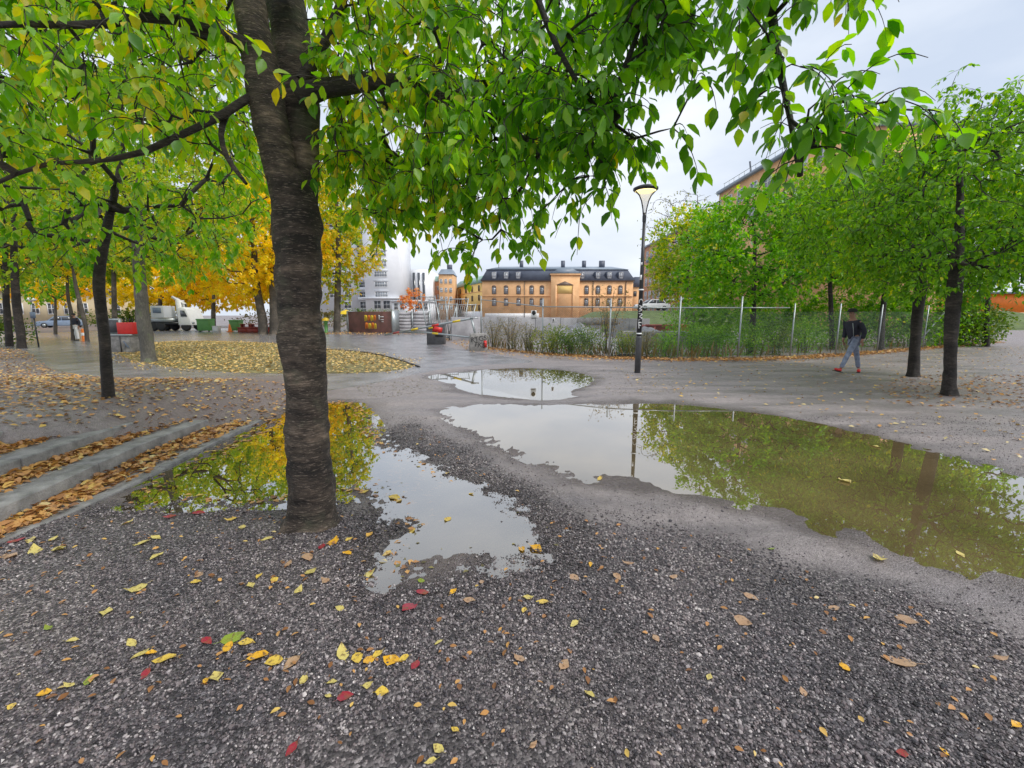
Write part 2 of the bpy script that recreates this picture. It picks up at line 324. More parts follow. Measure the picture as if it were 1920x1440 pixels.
def groundmat():
    m, t, N, Lk, o = nodes('gravel_ground'); b = N('ShaderNodeBsdfPrincipled'); tc = N('ShaderNodeTexCoord'); OB = tc.outputs['Object']
    sand = N('ShaderNodeAttribute', attribute_name='sand'); litter = N('ShaderNodeAttribute', attribute_name='soil')
    v = N('ShaderNodeTexVoronoi'); v.inputs['Scale'].default_value = 85; Lk(OB, v.inputs['Vector'])
    vr = ramp(N, [(0.0, (0.022, 0.020, 0.022)), (0.45, (0.075, 0.068, 0.070)), (0.8, (0.18, 0.168, 0.168)), (1.0, (0.38, 0.36, 0.355))])
    sep = N('ShaderNodeSeparateColor'); Lk(v.outputs['Color'], sep.inputs[0]); Lk(sep.outputs[0], vr.inputs[0])
    n1 = N('ShaderNodeTexNoise'); n1.inputs['Scale'].default_value = 0.9; n1.inputs['Detail'].default_value = 6; Lk(OB, n1.inputs['Vector'])
    r1 = ramp(N, [(0.32, (0.62, 0.60, 0.66)), (0.68, (1.25, 1.15, 1.1))]); Lk(n1.outputs[0], r1.inputs[0])
    mu = N('ShaderNodeMix', data_type='RGBA', blend_type='MULTIPLY'); mu.inputs[0].default_value = 1; Lk(vr.outputs[0], mu.inputs[6]); Lk(r1.outputs[0], mu.inputs[7])
    n2 = N('ShaderNodeTexNoise'); n2.inputs['Scale'].default_value = 20; n2.inputs['Detail'].default_value = 10; n2.inputs['Roughness'].default_value = 0.85; Lk(OB, n2.inputs['Vector'])
    sr = ramp(N, [(0.25, (0.115, 0.100, 0.102)), (0.5, (0.280, 0.250, 0.247)), (0.75, (0.43, 0.39, 0.38))]); Lk(n2.outputs[0], sr.inputs[0])
    mps = N('ShaderNodeMapping'); mps.inputs['Scale'].default_value = (0.5, 2.2, 1); mps.inputs['Rotation'].default_value = (0, 0, 0.3); Lk(OB, mps.inputs[0])
    n3 = N('ShaderNodeTexNoise'); n3.inputs['Scale'].default_value = 1.1; n3.inputs['Detail'].default_value = 5; Lk(mps.outputs[0], n3.inputs['Vector'])
    r3 = ramp(N, [(0.3, (0.70, 0.68, 0.71)), (0.7, (1.12, 1.08, 1.06))]); Lk(n3.outputs[0], r3.inputs[0])
    m3 = N('ShaderNodeMix', data_type='RGBA', blend_type='MULTIPLY'); m3.inputs[0].default_value = 1; Lk(sr.outputs[0], m3.inputs[6]); Lk(r3.outputs[0], m3.inputs[7])
    mm = N('ShaderNodeMix', data_type='RGBA'); Lk(sand.outputs['Fac'], mm.inputs[0]); Lk(mu.outputs[2], mm.inputs[6]); Lk(m3.outputs[2], mm.inputs[7])
    m4 = N('ShaderNodeMix', data_type='RGBA'); Lk(litter.outputs['Fac'], m4.inputs[0]); Lk(mm.outputs[2], m4.inputs[6])
    so = ramp(N, [(0.3, (0.09, 0.066, 0.060)), (0.7, (0.24, 0.185, 0.17))]); Lk(n2.outputs[0], so.inputs[0]); Lk(so.outputs[0], m4.inputs[7])
    wa = N('ShaderNodeAttribute', attribute_name='wet'); wr = ramp(N, [(0.0, (1, 1, 1)), (1.0, (0.50, 0.47, 0.46))]); Lk(wa.outputs['Fac'], wr.inputs[0])
    m5 = N('ShaderNodeMix', data_type='RGBA', blend_type='MULTIPLY'); m5.inputs[0].default_value = 1; Lk(m4.outputs[2], m5.inputs[6]); Lk(wr.outputs[0], m5.inputs[7]); Lk(m5.outputs[2], b.inputs['Base Color'])
    rr = ramp(N, [(0.35, (0.28,) * 3), (0.65, (0.62,) * 3)]); Lk(n3.outputs[0], rr.inputs[0])
    m6 = N('ShaderNodeMix', data_type='RGBA'); Lk(wa.outputs['Fac'], m6.inputs[0]); Lk(rr.outputs[0], m6.inputs[6]); m6.inputs[7].default_value = (.2, .2, .2, 1); Lk(m6.outputs[2], b.inputs['Roughness'])
    sub = N('ShaderNodeMath', operation='SUBTRACT'); Lk(n2.outputs[0], sub.inputs[0]); Lk(v.outputs['Distance'], sub.inputs[1])
    bp = N('ShaderNodeBump'); bp.inputs['Strength'].default_value = 0.8; bp.inputs['Distance'].default_value = 0.012; Lk(sub.outputs[0], bp.inputs['Height']); Lk(bp.outputs[0], b.inputs['Normal'])
    Lk(b.outputs[0], o.inputs[0]); return m
def watermat(name, mud, clear, expo):
    m, t, N, Lk, o = nodes(name); tc = N('ShaderNodeTexCoord')
    n = N('ShaderNodeTexNoise'); n.inputs['Scale'].default_value = 1.2; n.inputs['Detail'].default_value = 5; Lk(tc.outputs['Object'], n.inputs['Vector'])
    r = ramp(N, [(0.35, tuple(x * 0.75 for x in mud)), (0.65, tuple(x * 1.2 for x in mud))]); Lk(n.outputs[0], r.inputs[0])
    d = N('ShaderNodeBsdfDiffuse'); Lk(r.outputs[0], d.inputs[0])
    tr = N('ShaderNodeBsdfTransparent'); tr.inputs[0].default_value = (0.66, 0.60, 0.46, 1)
    a = N('ShaderNodeMixShader'); a.inputs[0].default_value = clear; Lk(d.outputs[0], a.inputs[1]); Lk(tr.outputs[0], a.inputs[2])
    g = N('ShaderNodeBsdfGlossy'); g.inputs['Roughness'].default_value = 0.0; g.inputs['Color'].default_value = (1, 1, 1, 1)
    lw = N('ShaderNodeLayerWeight'); lw.inputs[0].default_value = 0.5; pw = N('ShaderNodeMath', operation='POWER'); pw.inputs[1].default_value = expo; Lk(lw.outputs['Facing'], pw.inputs[0])
    fr = N('ShaderNodeMapRange'); fr.inputs[3].default_value = 0.06; fr.inputs[4].default_value = 1.0; Lk(pw.outputs[0], fr.inputs[0])
    n2 = N('ShaderNodeTexNoise'); n2.inputs['Scale'].default_value = 3.0; Lk(tc.outputs['Object'], n2.inputs['Vector'])
    bp = N('ShaderNodeBump'); bp.inputs['Strength'].default_value = 0.02; bp.inputs['Distance'].default_value = 0.01; Lk(n2.outputs[0], bp.inputs['Height']); Lk(bp.outputs[0], g.inputs['Normal'])
    x = N('ShaderNodeMixShader'); Lk(fr.outputs[0], x.inputs[0]); Lk(a.outputs[0], x.inputs[1]); Lk(g.outputs[0], x.inputs[2]); Lk(x.outputs[0], o.inputs[0]); return m
def stonemat():
    m, t, N, Lk, o = nodes('wet_stone'); b = N('ShaderNodeBsdfPrincipled'); oi = N('ShaderNodeObjectInfo')
    r = ramp(N, [(0.0, (0.035, 0.032, 0.037)), (0.3, (0.075, 0.068, 0.075)), (0.55, (0.14, 0.125, 0.13)), (0.78, (0.22, 0.19, 0.19)), (0.93, (0.37, 0.35, 0.35)), (1.0, (0.55, 0.53, 0.51))])
    ge = N('ShaderNodeNewGeometry'); n1 = N('ShaderNodeTexNoise'); n1.inputs['Scale'].default_value = 1.5; n1.inputs['Detail'].default_value = 4; Lk(ge.outputs['Position'], n1.inputs['Vector'])
    r1 = ramp(N, [(0.32, (0.44, 0.415, 0.43)), (0.5, (0.78, 0.72, 0.725)), (0.70, (1.22, 1.14, 1.12))]); Lk(n1.outputs[0], r1.inputs[0])
    mu = N('ShaderNodeMix', data_type='RGBA', blend_type='MULTIPLY'); mu.inputs[0].default_value = 1; Lk(r.outputs[0], mu.inputs[6]); Lk(r1.outputs[0], mu.inputs[7])
    Lk(oi.outputs['Random'], r.inputs[0]); Lk(mu.outputs[2], b.inputs['Base Color']); b.inputs['Roughness'].default_value = 0.30; b.inputs['Specular IOR Level'].default_value = 0.6
    Lk(b.outputs[0], o.inputs[0]); return m

M = {}
M['ground'] = groundmat(); M['stone'] = stonemat()
M['water'] = watermat('muddy_water', (0.165, 0.118, 0.056), 0.18, 2.7); M['water2'] = watermat('clear_puddle_water', (0.14, 0.10, 0.045), 0.60, 1.75)
M['asphalt'] = mat('wet_asphalt', (0.15, 0.15, 0.165), 0.22, 0.35, 1.2, 0.35, 90, c2=(0.21, 0.205, 0.215))
M['soil'] = mat('leafy_soil', (0.10, 0.085, 0.045), 0.8, 0.5, 6, 0.6, 30, c2=(0.2, 0.17, 0.06))
M['concrete'] = mat('worn_concrete', (0.20, 0.19, 0.18), 0.65, 0.3, 5, 0.35, 60, c2=(0.32, 0.30, 0.28))
M['dconcrete'] = mat('dark_wet_concrete', (0.17, 0.165, 0.165), 0.5, 0.35, 6, 0.4, 70, c2=(0.25, 0.24, 0.235))
M['greywall'] = mat('grey_site_wall', (0.30, 0.29, 0.31), 0.8, 0.25, 0.8, 0.3, 12, c2=(0.42, 0.41, 0.43))
M['steel'] = mat('galvanised_steel', (0.36, 0.39, 0.40), 0.4, 0.15, 9, metal=0.55)
M['dsteel'] = mat('dark_painted_steel', (0.022, 0.024, 0.030), 0.35, 0.3, 8)
M['base_steel'] = mat('grey_painted_sleeve', (0.07, 0.07, 0.075), 0.45, 0.3, 8)
M['wire'] = mat('fence_wire', (0.20, 0.23, 0.22), 0.5, 0.2, 5, metal=0.3)
M['orange'] = mat('ochre_orange_plaster', (0.82, 0.47, 0.22), 0.85, 0.14, 0.5, c2=(0.84, 0.50, 0.26))
M['yellow'] = mat('yellow_plaster', (0.80, 0.55, 0.20), 0.85, 0.08, 0.3)
M['cream'] = mat('cream_plaster', (0.62, 0.52, 0.34), 0.85, 0.12, 0.5)
M['brick'] = mat('red_brick', (0.50, 0.24, 0.14), 0.85, 0.18, 0.7, c2=(0.58, 0.30, 0.18))
M['brick2'] = mat('orange_brick', (0.68, 0.40, 0.20), 0.85, 0.12, 0.6)
M['slate'] = mat('blue_slate_roof', (0.09, 0.105, 0.145), 0.5, 0.2, 0.6)
M['slate2'] = mat('pale_slate_roof', (0.22, 0.27, 0.33), 0.45, 0.15, 0.6)
M['copper'] = mat('green_copper_roof', (0.25, 0.38, 0.33), 0.6, 0.2, 0.6)
M['white'] = mat('white_render', (0.86, 0.875, 0.91), 0.75, 0.05, 0.4)
M['white2'] = mat('pale_grey_render', (0.70, 0.72, 0.76), 0.75, 0.08, 0.4)
M['frame'] = mat('white_window_frame', (0.78, 0.78, 0.78), 0.5, 0.05, 2)
M['dframe'] = mat('brown_window_frame', (0.16, 0.11, 0.08), 0.5, 0.1, 2)
M['glass'] = mat('window_glass', (0.07, 0.08, 0.095), 0.08, 0.3, 0.3, spec=0.9)
M['glassl'] = mat('pale_window_glass', (0.30, 0.33, 0.37), 0.08, 0.3, 0.3, spec=0.9)
M['black'] = mat('black_rubber', (0.015, 0.015, 0.016), 0.6, 0.2, 6)
M['red'] = mat('red_paint', (0.62, 0.025, 0.02), 0.4, 0.15, 3)
M['dred'] = mat('weathered_red_paint', (0.33, 0.06, 0.05), 0.6, 0.3, 2)
M['rust'] = mat('brown_steel_plate', (0.13, 0.075, 0.06), 0.6, 0.3, 1.2, c2=(0.20, 0.09, 0.08))
M['orangep'] = mat('orange_paint', (0.85, 0.22, 0.02), 0.45, 0.1, 2)
M['yellowp'] = mat('yellow_paint', (0.85, 0.60, 0.03), 0.45, 0.1, 2)
M['greenp'] = mat('green_plastic', (0.11, 0.30, 0.08), 0.5, 0.15, 2)
M['whitep'] = mat('white_paint', (0.80, 0.80, 0.80), 0.4, 0.06, 2)
M['bluep'] = mat('blue_grey_paint', (0.20, 0.26, 0.36), 0.5, 0.2, 1)
M['blackp'] = mat('black_spray_paint', (0.02, 0.02, 0.02), 0.6, 0.1, 2)
M['rubble'] = mat('grey_rubble', (0.22, 0.22, 0.24), 0.85, 0.45, 3, 0.8, 12)
M['bank'] = mat('grassy_bank', (0.10, 0.14, 0.045), 0.9, 0.4, 1.5, 0.6, 10)
M['skin'] = mat('skin', (0.33, 0.18, 0.12), 0.55, 0.1, 8)
M['jacket'] = mat('dark_navy_fabric', (0.018, 0.019, 0.032), 0.8, 0.3, 14)
M['shirt'] = mat('navy_shirt', (0.03, 0.035, 0.06), 0.85, 0.2, 14)
M['jeans'] = mat('blue_grey_denim', (0.17, 0.20, 0.29), 0.85, 0.25, 12, c2=(0.24, 0.27, 0.36))
M['cap'] = mat('dark_cap', (0.02, 0.022, 0.02), 0.8, 0.2, 9)
M['lampglow'] = emis('lit_lamp_diffuser', (1.0, 0.80, 0.36), 1.6)
def clearmat():
    m, t, N, Lk, o = nodes('lamp_cone_glass'); a = N('ShaderNodeBsdfTransparent'); b = N('ShaderNodeBsdfPrincipled'); b.inputs['Base Color'].default_value = (.85, .83, .82, 1); b.inputs['Roughness'].default_value = .15
    n = N('ShaderNodeTexNoise'); n.inputs['Scale'].default_value = 6; r = ramp(N, [(0.3, (.80, .78, .77)), (.7, (.88, .86, .85))]); Lk(n.outputs[0], r.inputs[0]); Lk(r.outputs[0], b.inputs['Base Color'])
    x = N('ShaderNodeMixShader'); x.inputs[0].default_value = .35; Lk(a.outputs[0], x.inputs[1]); Lk(b.outputs[0], x.inputs[2]); Lk(x.outputs[0], o.inputs[0]); return m
M['lampglass'] = clearmat()
M['bark1'] = barkmat('cherry_bark', (0.024, 0.018, 0.015), (0.24, 0.19, 0.15), True, 1.0, (0.13, 0.14, 0.085))
M['bark2'] = barkmat('dark_cherry_bark', (0.013, 0.010, 0.009), (0.085, 0.07, 0.06), True, 0.8)
M['bark3'] = barkmat('grey_mossy_bark', (0.09, 0.085, 0.07), (0.26, 0.25, 0.21), False, 0.4, (0.10, 0.16, 0.04))
M['bark4'] = barkmat('grey_maple_bark', (0.07, 0.06, 0.05), (0.20, 0.175, 0.145), False, 0.5)
M['twig'] = mat('dark_twig', (0.030, 0.022, 0.018), 0.7, 0.3, 20)
g1, g2, g3 = (0.055, 0.155, 0.010), (0.15, 0.32, 0.018), (0.32, 0.46, 0.025)
M['leaf_cherry'] = leafmat('green_cherry_leaf', [(0.0, g1), (0.45, g2), (0.8, g3), (0.94, (0.42, 0.44, 0.03)), (1.0, (0.50, 0.40, 0.03))], 0.60, 2.5, 0.10, 0.45)
M['leaf_dark'] = leafmat('deep_green_leaf', [(0.0, (0.06, 0.16, 0.015)), (0.5, (0.17, 0.34, 0.025)), (0.85, (0.30, 0.45, 0.03)), (1.0, (0.54, 0.52, 0.04))], 0.52, 2.0, 0.06, 0.5)
M['leaf_bright'] = leafmat('bright_green_leaf', [(0.0, (0.08, 0.23, 0.012)), (0.5, (0.19, 0.40, 0.02)), (1.0, (0.48, 0.52, 0.03))], 0.5, 2.0)
M['leaf_ygreen'] = leafmat('yellow_green_leaf', [(0.0, (0.16, 0.32, 0.015)), (0.4, (0.38, 0.48, 0.025)), (0.75, (0.68, 0.56, 0.03)), (1.0, (0.80, 0.50, 0.03))], 0.55, 1.6)
M['leaf_yellow'] = leafmat('golden_leaf', [(0.0, (0.65, 0.60, 0.03)), (0.4, (0.92, 0.70, 0.03)), (0.8, (0.95, 0.62, 0.03)), (1.0, (0.92, 0.42, 0.03))], 0.62, 1.5)
M['leaf_orange'] = leafmat('orange_leaf', [(0.0, (0.78, 0.48, 0.16)), (1.0, (0.82, 0.28, 0.10))], 0.5, 1.3)
M['leaf_dry'] = leafmat('dry_olive_leaf', [(0.0, (0.10, 0.12, 0.03)), (0.5, (0.22, 0.19, 0.06)), (1.0, (0.36, 0.24, 0.09))], 0.35, 1.4)
M['leaf_shrub'] = leafmat('shrub_leaf', [(0.0, (0.05, 0.12, 0.015)), (0.5, (0.13, 0.22, 0.025)), (1.0, (0.34, 0.33, 0.04))], 0.4, 1.6)
M['leaf_sparse'] = leafmat('thin_olive_leaf', [(0.0, (0.14, 0.19, 0.05)), (1.0, (0.42, 0.36, 0.08))], 0.4, 1.5)
M['fall'] = leafmat('fallen_leaf', [(0.0, (0.62, 0.52, 0.17)), (0.2, (0.72, 0.50, 0.08)), (0.35, (0.78, 0.40, 0.02)), (0.5, (0.55, 0.24, 0.06)), (0.62, (0.42, 0.16, 0.06)), (0.75, (0.46, 0.31, 0.19)), (0.85, (0.33, 0.015, 0.04)), (1.0, (0.25, 0.34, 0.04))], 0.12, 1.0, 0.12, 0.4)
blotch(M['fall'])
M['brownleaf'] = leafmat('brown_litter_leaf', [(0.0, (0.22, 0.10, 0.04)), (0.35, (0.48, 0.24, 0.09)), (0.65, (0.62, 0.34, 0.10)), (0.85, (0.66, 0.45, 0.12)), (1.0, (0.62, 0.50, 0.24))], 0.10, 1.0, 0.10, 0.4)
M['yellowlitter'] = leafmat('yellow_litter_leaf', [(0.0, (0.26, 0.17, 0.06)), (0.3, (0.58, 0.36, 0.10)), (0.7, (0.74, 0.51, 0.17)), (0.9, (0.70, 0.57, 0.34)), (1.0, (0.42, 0.40, 0.07))], 0.10, 1.0, 0.10, 0.4)
M['grass'] = leafmat('grass_blade', [(0.0, (0.06, 0.11, 0.02)), (1.0, (0.20, 0.24, 0.05))], 0.3, 1.3)

# ------------------------------------------------------------------ the ground
def build_ground():
    a1 = np.linspace(-66, 66, 561); a2 = np.linspace(66, 294, 90)[1:-1]
    ang = np.radians(np.concatenate([a1, a2]))
    rr = [0.55]
    while rr[-1] < 30: rr.append(rr[-1] * 1.0145)
    while rr[-1] < 900: rr.append(rr[-1] * 1.09)
    rr = np.array(rr); n, m = len(rr), len(ang)
    X = (rr[:, None] * np.sin(ang)[None, :]).ravel(); Y = (rr[:, None] * np.cos(ang)[None, :]).ravel()
    Z = gh(X, Y)
    # coarse gravel or fine sandy grit, and leafy soil
    s = sdf(GRAV, X, Y) + 0.5 * fbm(X * 1.3, Y * 1.3, 4)
    sand = sst(-0.12, 0.35, s)
    soil = (0.45 + 0.5 * sst(-0.2, 0.35, fbm(X * 0.5 + 9, Y * 0.5, 4))) * sst(-3.0, -4.6, X) * sst(4, 6, Y)
    tr = np.exp(-((X - 9.2) ** 2 / 2.6 + (Y - 9.3) ** 2 / 1.1)); soil = np.maximum(soil, 0.7 * tr)
    wet = np.zeros(X.shape)
    for pl in (BIGP, UPP, LEFTP): wet = np.maximum(wet, 1 - sst(-0.05, 0.42, sdf(pl, X, Y) + 0.28 * fbm(X * 2.2 + 3, Y * 2.2, 4)))
    wet = np.append(wet, 0)
    X = np.append(X, 0); Y = np.append(Y, 0); Z = np.append(Z, 0.02); sand = np.append(sand, 0); soil = np.append(soil, 0)
    i = np.arange(n - 1)[:, None] * m; j = np.arange(m)[None, :]; k = (j + 1) % m
    F = [tuple(f) for f in np.stack([i + j, i + m + j, i + m + k, i + k], -1).reshape(-1, 4)]
    F += [(n * m, int(q), int((q + 1) % m)) for q in range(m)]
    o = mesh('ground', np.stack([X, Y, Z], 1), F, M['ground'], smooth=True, attrs={'sand': sand, 'soil': soil, 'wet': wet})
    tag(o, 'wet grey gravel ground with sandy tracks and puddle hollows', 'ground', kind='structure')
build_ground()
def sheet(name, poly, z, m, label, mound=0.0, kind='structure', n=1):
    from mathutils.geometry import tessellate_polygon
    poly = np.asarray(poly)
    if mound:
        lo, hi = poly.min(0), poly.max(0); q = rng.uniform(lo, hi, (1500, 2)); s = sdf(poly, q[:, 0], q[:, 1]); q = q[s < -0.12]
        from mathutils.geometry import delaunay_2d_cdt
        pts = [Vector(p) for p in np.vstack([poly, q])]; e = [(i, (i + 1) % len(poly)) for i in range(len(poly))]
        v, _, f, *_ = delaunay_2d_cdt(pts, e, [], 1, 1e-4)
        V = np.array([(p[0], p[1], 0) for p in v]); s = sdf(poly, V[:, 0], V[:, 1]); V[:, 2] = z + mound * sst(0, -1.6, s) * (1 + 0.5 * fbm(V[:, 0], V[:, 1], 2)); F = [tuple(t) for t in f]
    else:
        F = [tuple(t) for t in tessellate_polygon([[Vector((p[0], p[1], 0)) for p in poly]])]; V = np.array([(p[0], p[1], z) for p in poly])
    o = mesh(name, V, F, m, smooth=True)
    bm = bmesh.new(); bm.from_mesh(o.data); bmesh.ops.recalc_face_normals(bm, faces=bm.faces)
    if sum(f.normal.z for f in bm.faces) < 0: bmesh.ops.reverse_faces(bm, faces=bm.faces)
    bm.to_mesh(o.data); bm.free()
    return tag(o, label, name.split('_')[-1], kind=kind)
def grow(poly, d):
    c = np.roll(poly, -1, 0) - np.roll(poly, 1, 0); nrm = np.stack([c[:, 1], -c[:, 0]], 1); nrm /= np.linalg.norm(nrm, axis=1)[:, None] + 1e-9
    q = poly + nrm * d; return q if abs((sdf(poly, q[:, 0], q[:, 1])).mean() - d) < abs((sdf(poly, *(poly - nrm * d).T)).mean() - d) else poly - nrm * d
sheet('path', PATH, 0.022, M['asphalt'], 'wet grey asphalt path curving past the leaf covered verge')
q = np.array([np.append(G0(a, b, .03)[:2], .035) for a, b in ((596, 655), (640, 657), (690, 662), (740, 673), (786, 688))])
tag(MB().tube(resample(q, 30), 0.035, 6).build('path_edging', mat('dark_edging', (0.03, 0.028, 0.03), 0.6)), 'dark low edging along the right tip of the leafy verge', 'edging', kind='structure')
sheet('leafy_verge', ISLE, 0.024, M['soil'], 'low verge between the two path arms, buried in yellow leaves', mound=0.07)
sheet('puddle', grow(BIGP, 0.14), 0.0, M['water'], 'large muddy puddle on the right mirroring the lamp post and trees')
sheet('puddle', grow(UPP, 0.10), 0.0, M['water'], 'small far puddle mirroring the fence beyond the large one')
sheet('puddle', grow(LEFTP, 0.12), 0.0, M['water2'], 'shallow puddle behind the big trunk with gravel poking through')

# ------------------------------------------------------------------ gravel stones (uncountable)
def build_gravel():
    n = 330000; Y = 0.75 + 6.0 * rng.random(n) ** 0.75; X = (rng.random(n) * 2 - 1) * (1.28 * Y + 0.25)
    s = sdf(GRAV, X, Y) + 0.25 * fbm(X * 1.3, Y * 1.3, 4)
    keep = (s < 0.05 + 0.22 * rng.random(n) ** 3) & (rng.random(n) < np.clip(1.15 - 0.11 * Y, 0.25, 1)) & ~((X < -3.55) & (Y < 7))
    grit = (s >= 0.05) & (rng.random(n) < 0.10 + 0.10 * vnoise(X * 2, Y * 2)) & (sdf(BIGP, X, Y) > 0.02) & (sdf(STEPS, X, Y) > 0.02) & (X > -3.6)
    keep |= grit
    lp = (sdf(LEFTP, X, Y) < -0.28); keep &= ~(lp & (rng.random(n) < 0.93))
    pt = fbm(X * 1.6 + 40, Y * 1.6, 4); keep &= rng.random(n) < 1 - 0.75 * sst(0.12, 0.42, pt)
    X, Y = X[keep], Y[keep]; n = len(X); Z = gh(X, Y)
    sz = rng.uniform(0.0032, 0.0068, n) * (1 + 0.05 * Y); sz[grit[keep]] *= 0.75; sz[rng.random(n) < 0.05] *= 1.7; sz *= 1 + 0.35 * fbm(X * 0.9 + 3, Y * 0.9, 3)
    scl = np.stack([sz * rng.uniform(0.8, 1.5, n), sz * rng.uniform(0.7, 1.1, n), sz * rng.uniform(0.5, 0.9, n)], 1)
    rot = rng.uniform(0, 6.28, (n, 3)) * np.array([0.12, 0.12, 1])
    me = bpy.data.meshes.new('gravel'); me.vertices.add(n)
    me.vertices.foreach_set('co', np.stack([X, Y, Z + sz * 0.25], 1).astype(np.float32).ravel())
    for k, v in (('scl', scl), ('rot', rot)):
        a = me.attributes.new(k, 'FLOAT_VECTOR', 'POINT'); a.data.foreach_set('vector', v.astype(np.float32).ravel())
    me.materials.append(M['stone']); o = bpy.data.objects.new('gravel', me); link(o)
    ng = bpy.data.node_groups.new('gravel_stones', 'GeometryNodeTree')
    ng.interface.new_socket('Geometry', in_out='INPUT', socket_type='NodeSocketGeometry'); ng.interface.new_socket('Geometry', in_out='OUTPUT', socket_type='NodeSocketGeometry')
    gi = ng.nodes.new('NodeGroupInput'); go = ng.nodes.new('NodeGroupOutput'); ic = ng.nodes.new('GeometryNodeMeshIcoSphere'); ic.inputs['Radius'].default_value = 1; ic.inputs['Subdivisions'].default_value = 1
    sm = ng.nodes.new('GeometryNodeSetMaterial'); sm.inputs['Material'].default_value = M['stone']
    ip = ng.nodes.new('GeometryNodeInstanceOnPoints')
    na = []
    for k in ('scl', 'rot'):
        q = ng.nodes.new('GeometryNodeInputNamedAttribute'); q.data_type = 'FLOAT_VECTOR'; q.inputs['Name'].default_value = k; na.append(q)
    l = ng.links.new
    l(gi.outputs[0], ip.inputs['Points']); l(ic.outputs['Mesh'], sm.inputs[0]); l(sm.outputs[0], ip.inputs['Instance'])
    l(na[0].outputs[0], ip.inputs['Scale']); l(na[1].outputs[0], ip.inputs['Rotation']); l(ip.outputs[0], go.inputs[0])
    md = o.modifiers.new('stones', 'NODES'); md.node_group = ng
    tag(o, 'coarse wet dark gravel stones covering the foreground', 'gravel', kind='stuff')
    print('gravel stones', n)
build_gravel()

# ------------------------------------------------------------------ leaves
TN_V = np.array([(0, 0, 0), (.35, 0, -.02), (.7, 0, -.02), (1, 0, -.10), (.16, .17, .05), (.45, .28, .08), (.76, .17, .03), (.16, -.17, .05), (.45, -.28, .08), (.76, -.17, .03)])
TN_F = np.array([(0, 1, 4), (1, 5, 4), (1, 2, 5), (2, 6, 5), (2, 3, 6), (0, 7, 1), (1, 7, 8), (1, 8, 2), (2, 8, 9), (2, 9, 3)])
TF_V = np.array([(0, 0, 0), (.45, .30, .07), (1, 0, -.05), (.45, -.30, .07)]); TF_F = np.array([(0, 2, 1), (0, 3, 2)])
def leafset(p, d, nrm, s, tint, far=False):
    TV, TF = (TF_V, TF_F) if far else (TN_V, TN_F)
    d = d / (np.linalg.norm(d, axis=1)[:, None] + 1e-9); nrm = nrm - d * (nrm * d).sum(1)[:, None]; nrm /= np.linalg.norm(nrm, axis=1)[:, None] + 1e-9
    b = np.cross(nrm, d); k = len(TV)
    V = p[:, None, :] + s[:, None, None] * (TV[None, :, 0, None] * d[:, None] + TV[None, :, 1, None] * b[:, None] + TV[None, :, 2, None] * nrm[:, None])
    F = TF[None] + (np.arange(len(p)) * k)[:, None, None]
    return V.reshape(-1, 3), F.reshape(-1, 3), np.repeat(tint, k)
def rdir(n): v = rng.normal(size=(n, 3)); return v / np.linalg.norm(v, axis=1)[:, None]
def litter(name, label, pts, size, m, tint, far=True, tilt=0.35, lift=0.008, parent=None):
    n = len(pts); a = rng.uniform(0, 6.28, n)
    d = np.stack([np.cos(a), np.sin(a), rng.normal(0, tilt * 0.6, n)], 1); nr = np.stack([rng.normal(0, tilt, n), rng.normal(0, tilt, n), np.ones(n)], 1)
    V, F, T = leafset(pts + np.array([0, 0, lift]) * (1 + 1.5 * rng.random((n, 1))), d, nr, rng.uniform(*size, n), tint, far)
    o = mesh(name, V, F, m, parent, attrs={'tint': T}); tag(o, label, None if parent else 'leaves', kind='stuff'); return o
def inpoly(poly, n, margin=0.0):
    lo, hi = poly.min(0), poly.max(0); q = rng.uniform(lo, hi, (n * 4, 2)); q = q[sdf(poly, q[:, 0], q[:, 1]) < -margin]; return q[:n]

# ------------------------------------------------------------------ trees
def grow_tree(nodes0, attr, step=0.25, pl_w=0.12, bend=0.35):
    """nodes0: (k,3) points to branch from; attr: (n,3) twig starts. Returns branch paths (lists of points) and radii."""
    k = len(nodes0); maxn = k + len(attr) * 60
    Pn = np.zeros((maxn, 3)); Pn[:k] = nodes0; par = np.full(maxn, -1); cnt = np.zeros(maxn); plen = np.zeros(maxn); dirn = np.zeros((maxn, 3)); N = k; paths = []
    d0 = np.array([np.linalg.norm(nodes0 - a, axis=1).min() for a in attr])
    for ai in np.argsort(d0):
        a = attr[ai]; dv = a - Pn[:N]; dist = np.linalg.norm(dv, axis=1); cost = dist + pl_w * plen[:N] + 0.5 * np.maximum(0, Pn[:N, 2] * 0 - dv[:, 2] * 0.2)
        j = int(np.argmin(cost)); p0 = Pn[j].copy(); d = dist[j]
        if d < 1e-3: continue
        ns = max(2, min(40, int(math.ceil(d / step)))); c = p0 + (a - p0) * 0.5 + dirn[j] * d * bend + np.array([0, 0, 0.10 * d]) + rng.normal(0, 0.07 * d, 3)
        t = np.linspace(0, 1, ns + 1)[:, None]; q = (1 - t) ** 2 * p0 + 2 * t * (1 - t) * c + t * t * a
        q[1:-1] += rng.normal(0, 0.035 * min(d, 1.0), (ns - 1, 3)); ids = [j]; last = j
        for i in range(1, ns + 1):
            Pn[N] = q[i]; par[N] = last; plen[N] = plen[last] + np.linalg.norm(q[i] - Pn[last]); v = q[i] - q[i - 1]; dirn[N] = v / (np.linalg.norm(v) + 1e-9); last = N; ids.append(N); N += 1
        cnt[last] += 1; paths.append(ids)
    for i in range(N - 1, k - 1, -1):
        if par[i] >= 0: cnt[par[i]] += cnt[i]
    return Pn, cnt, paths, dirn
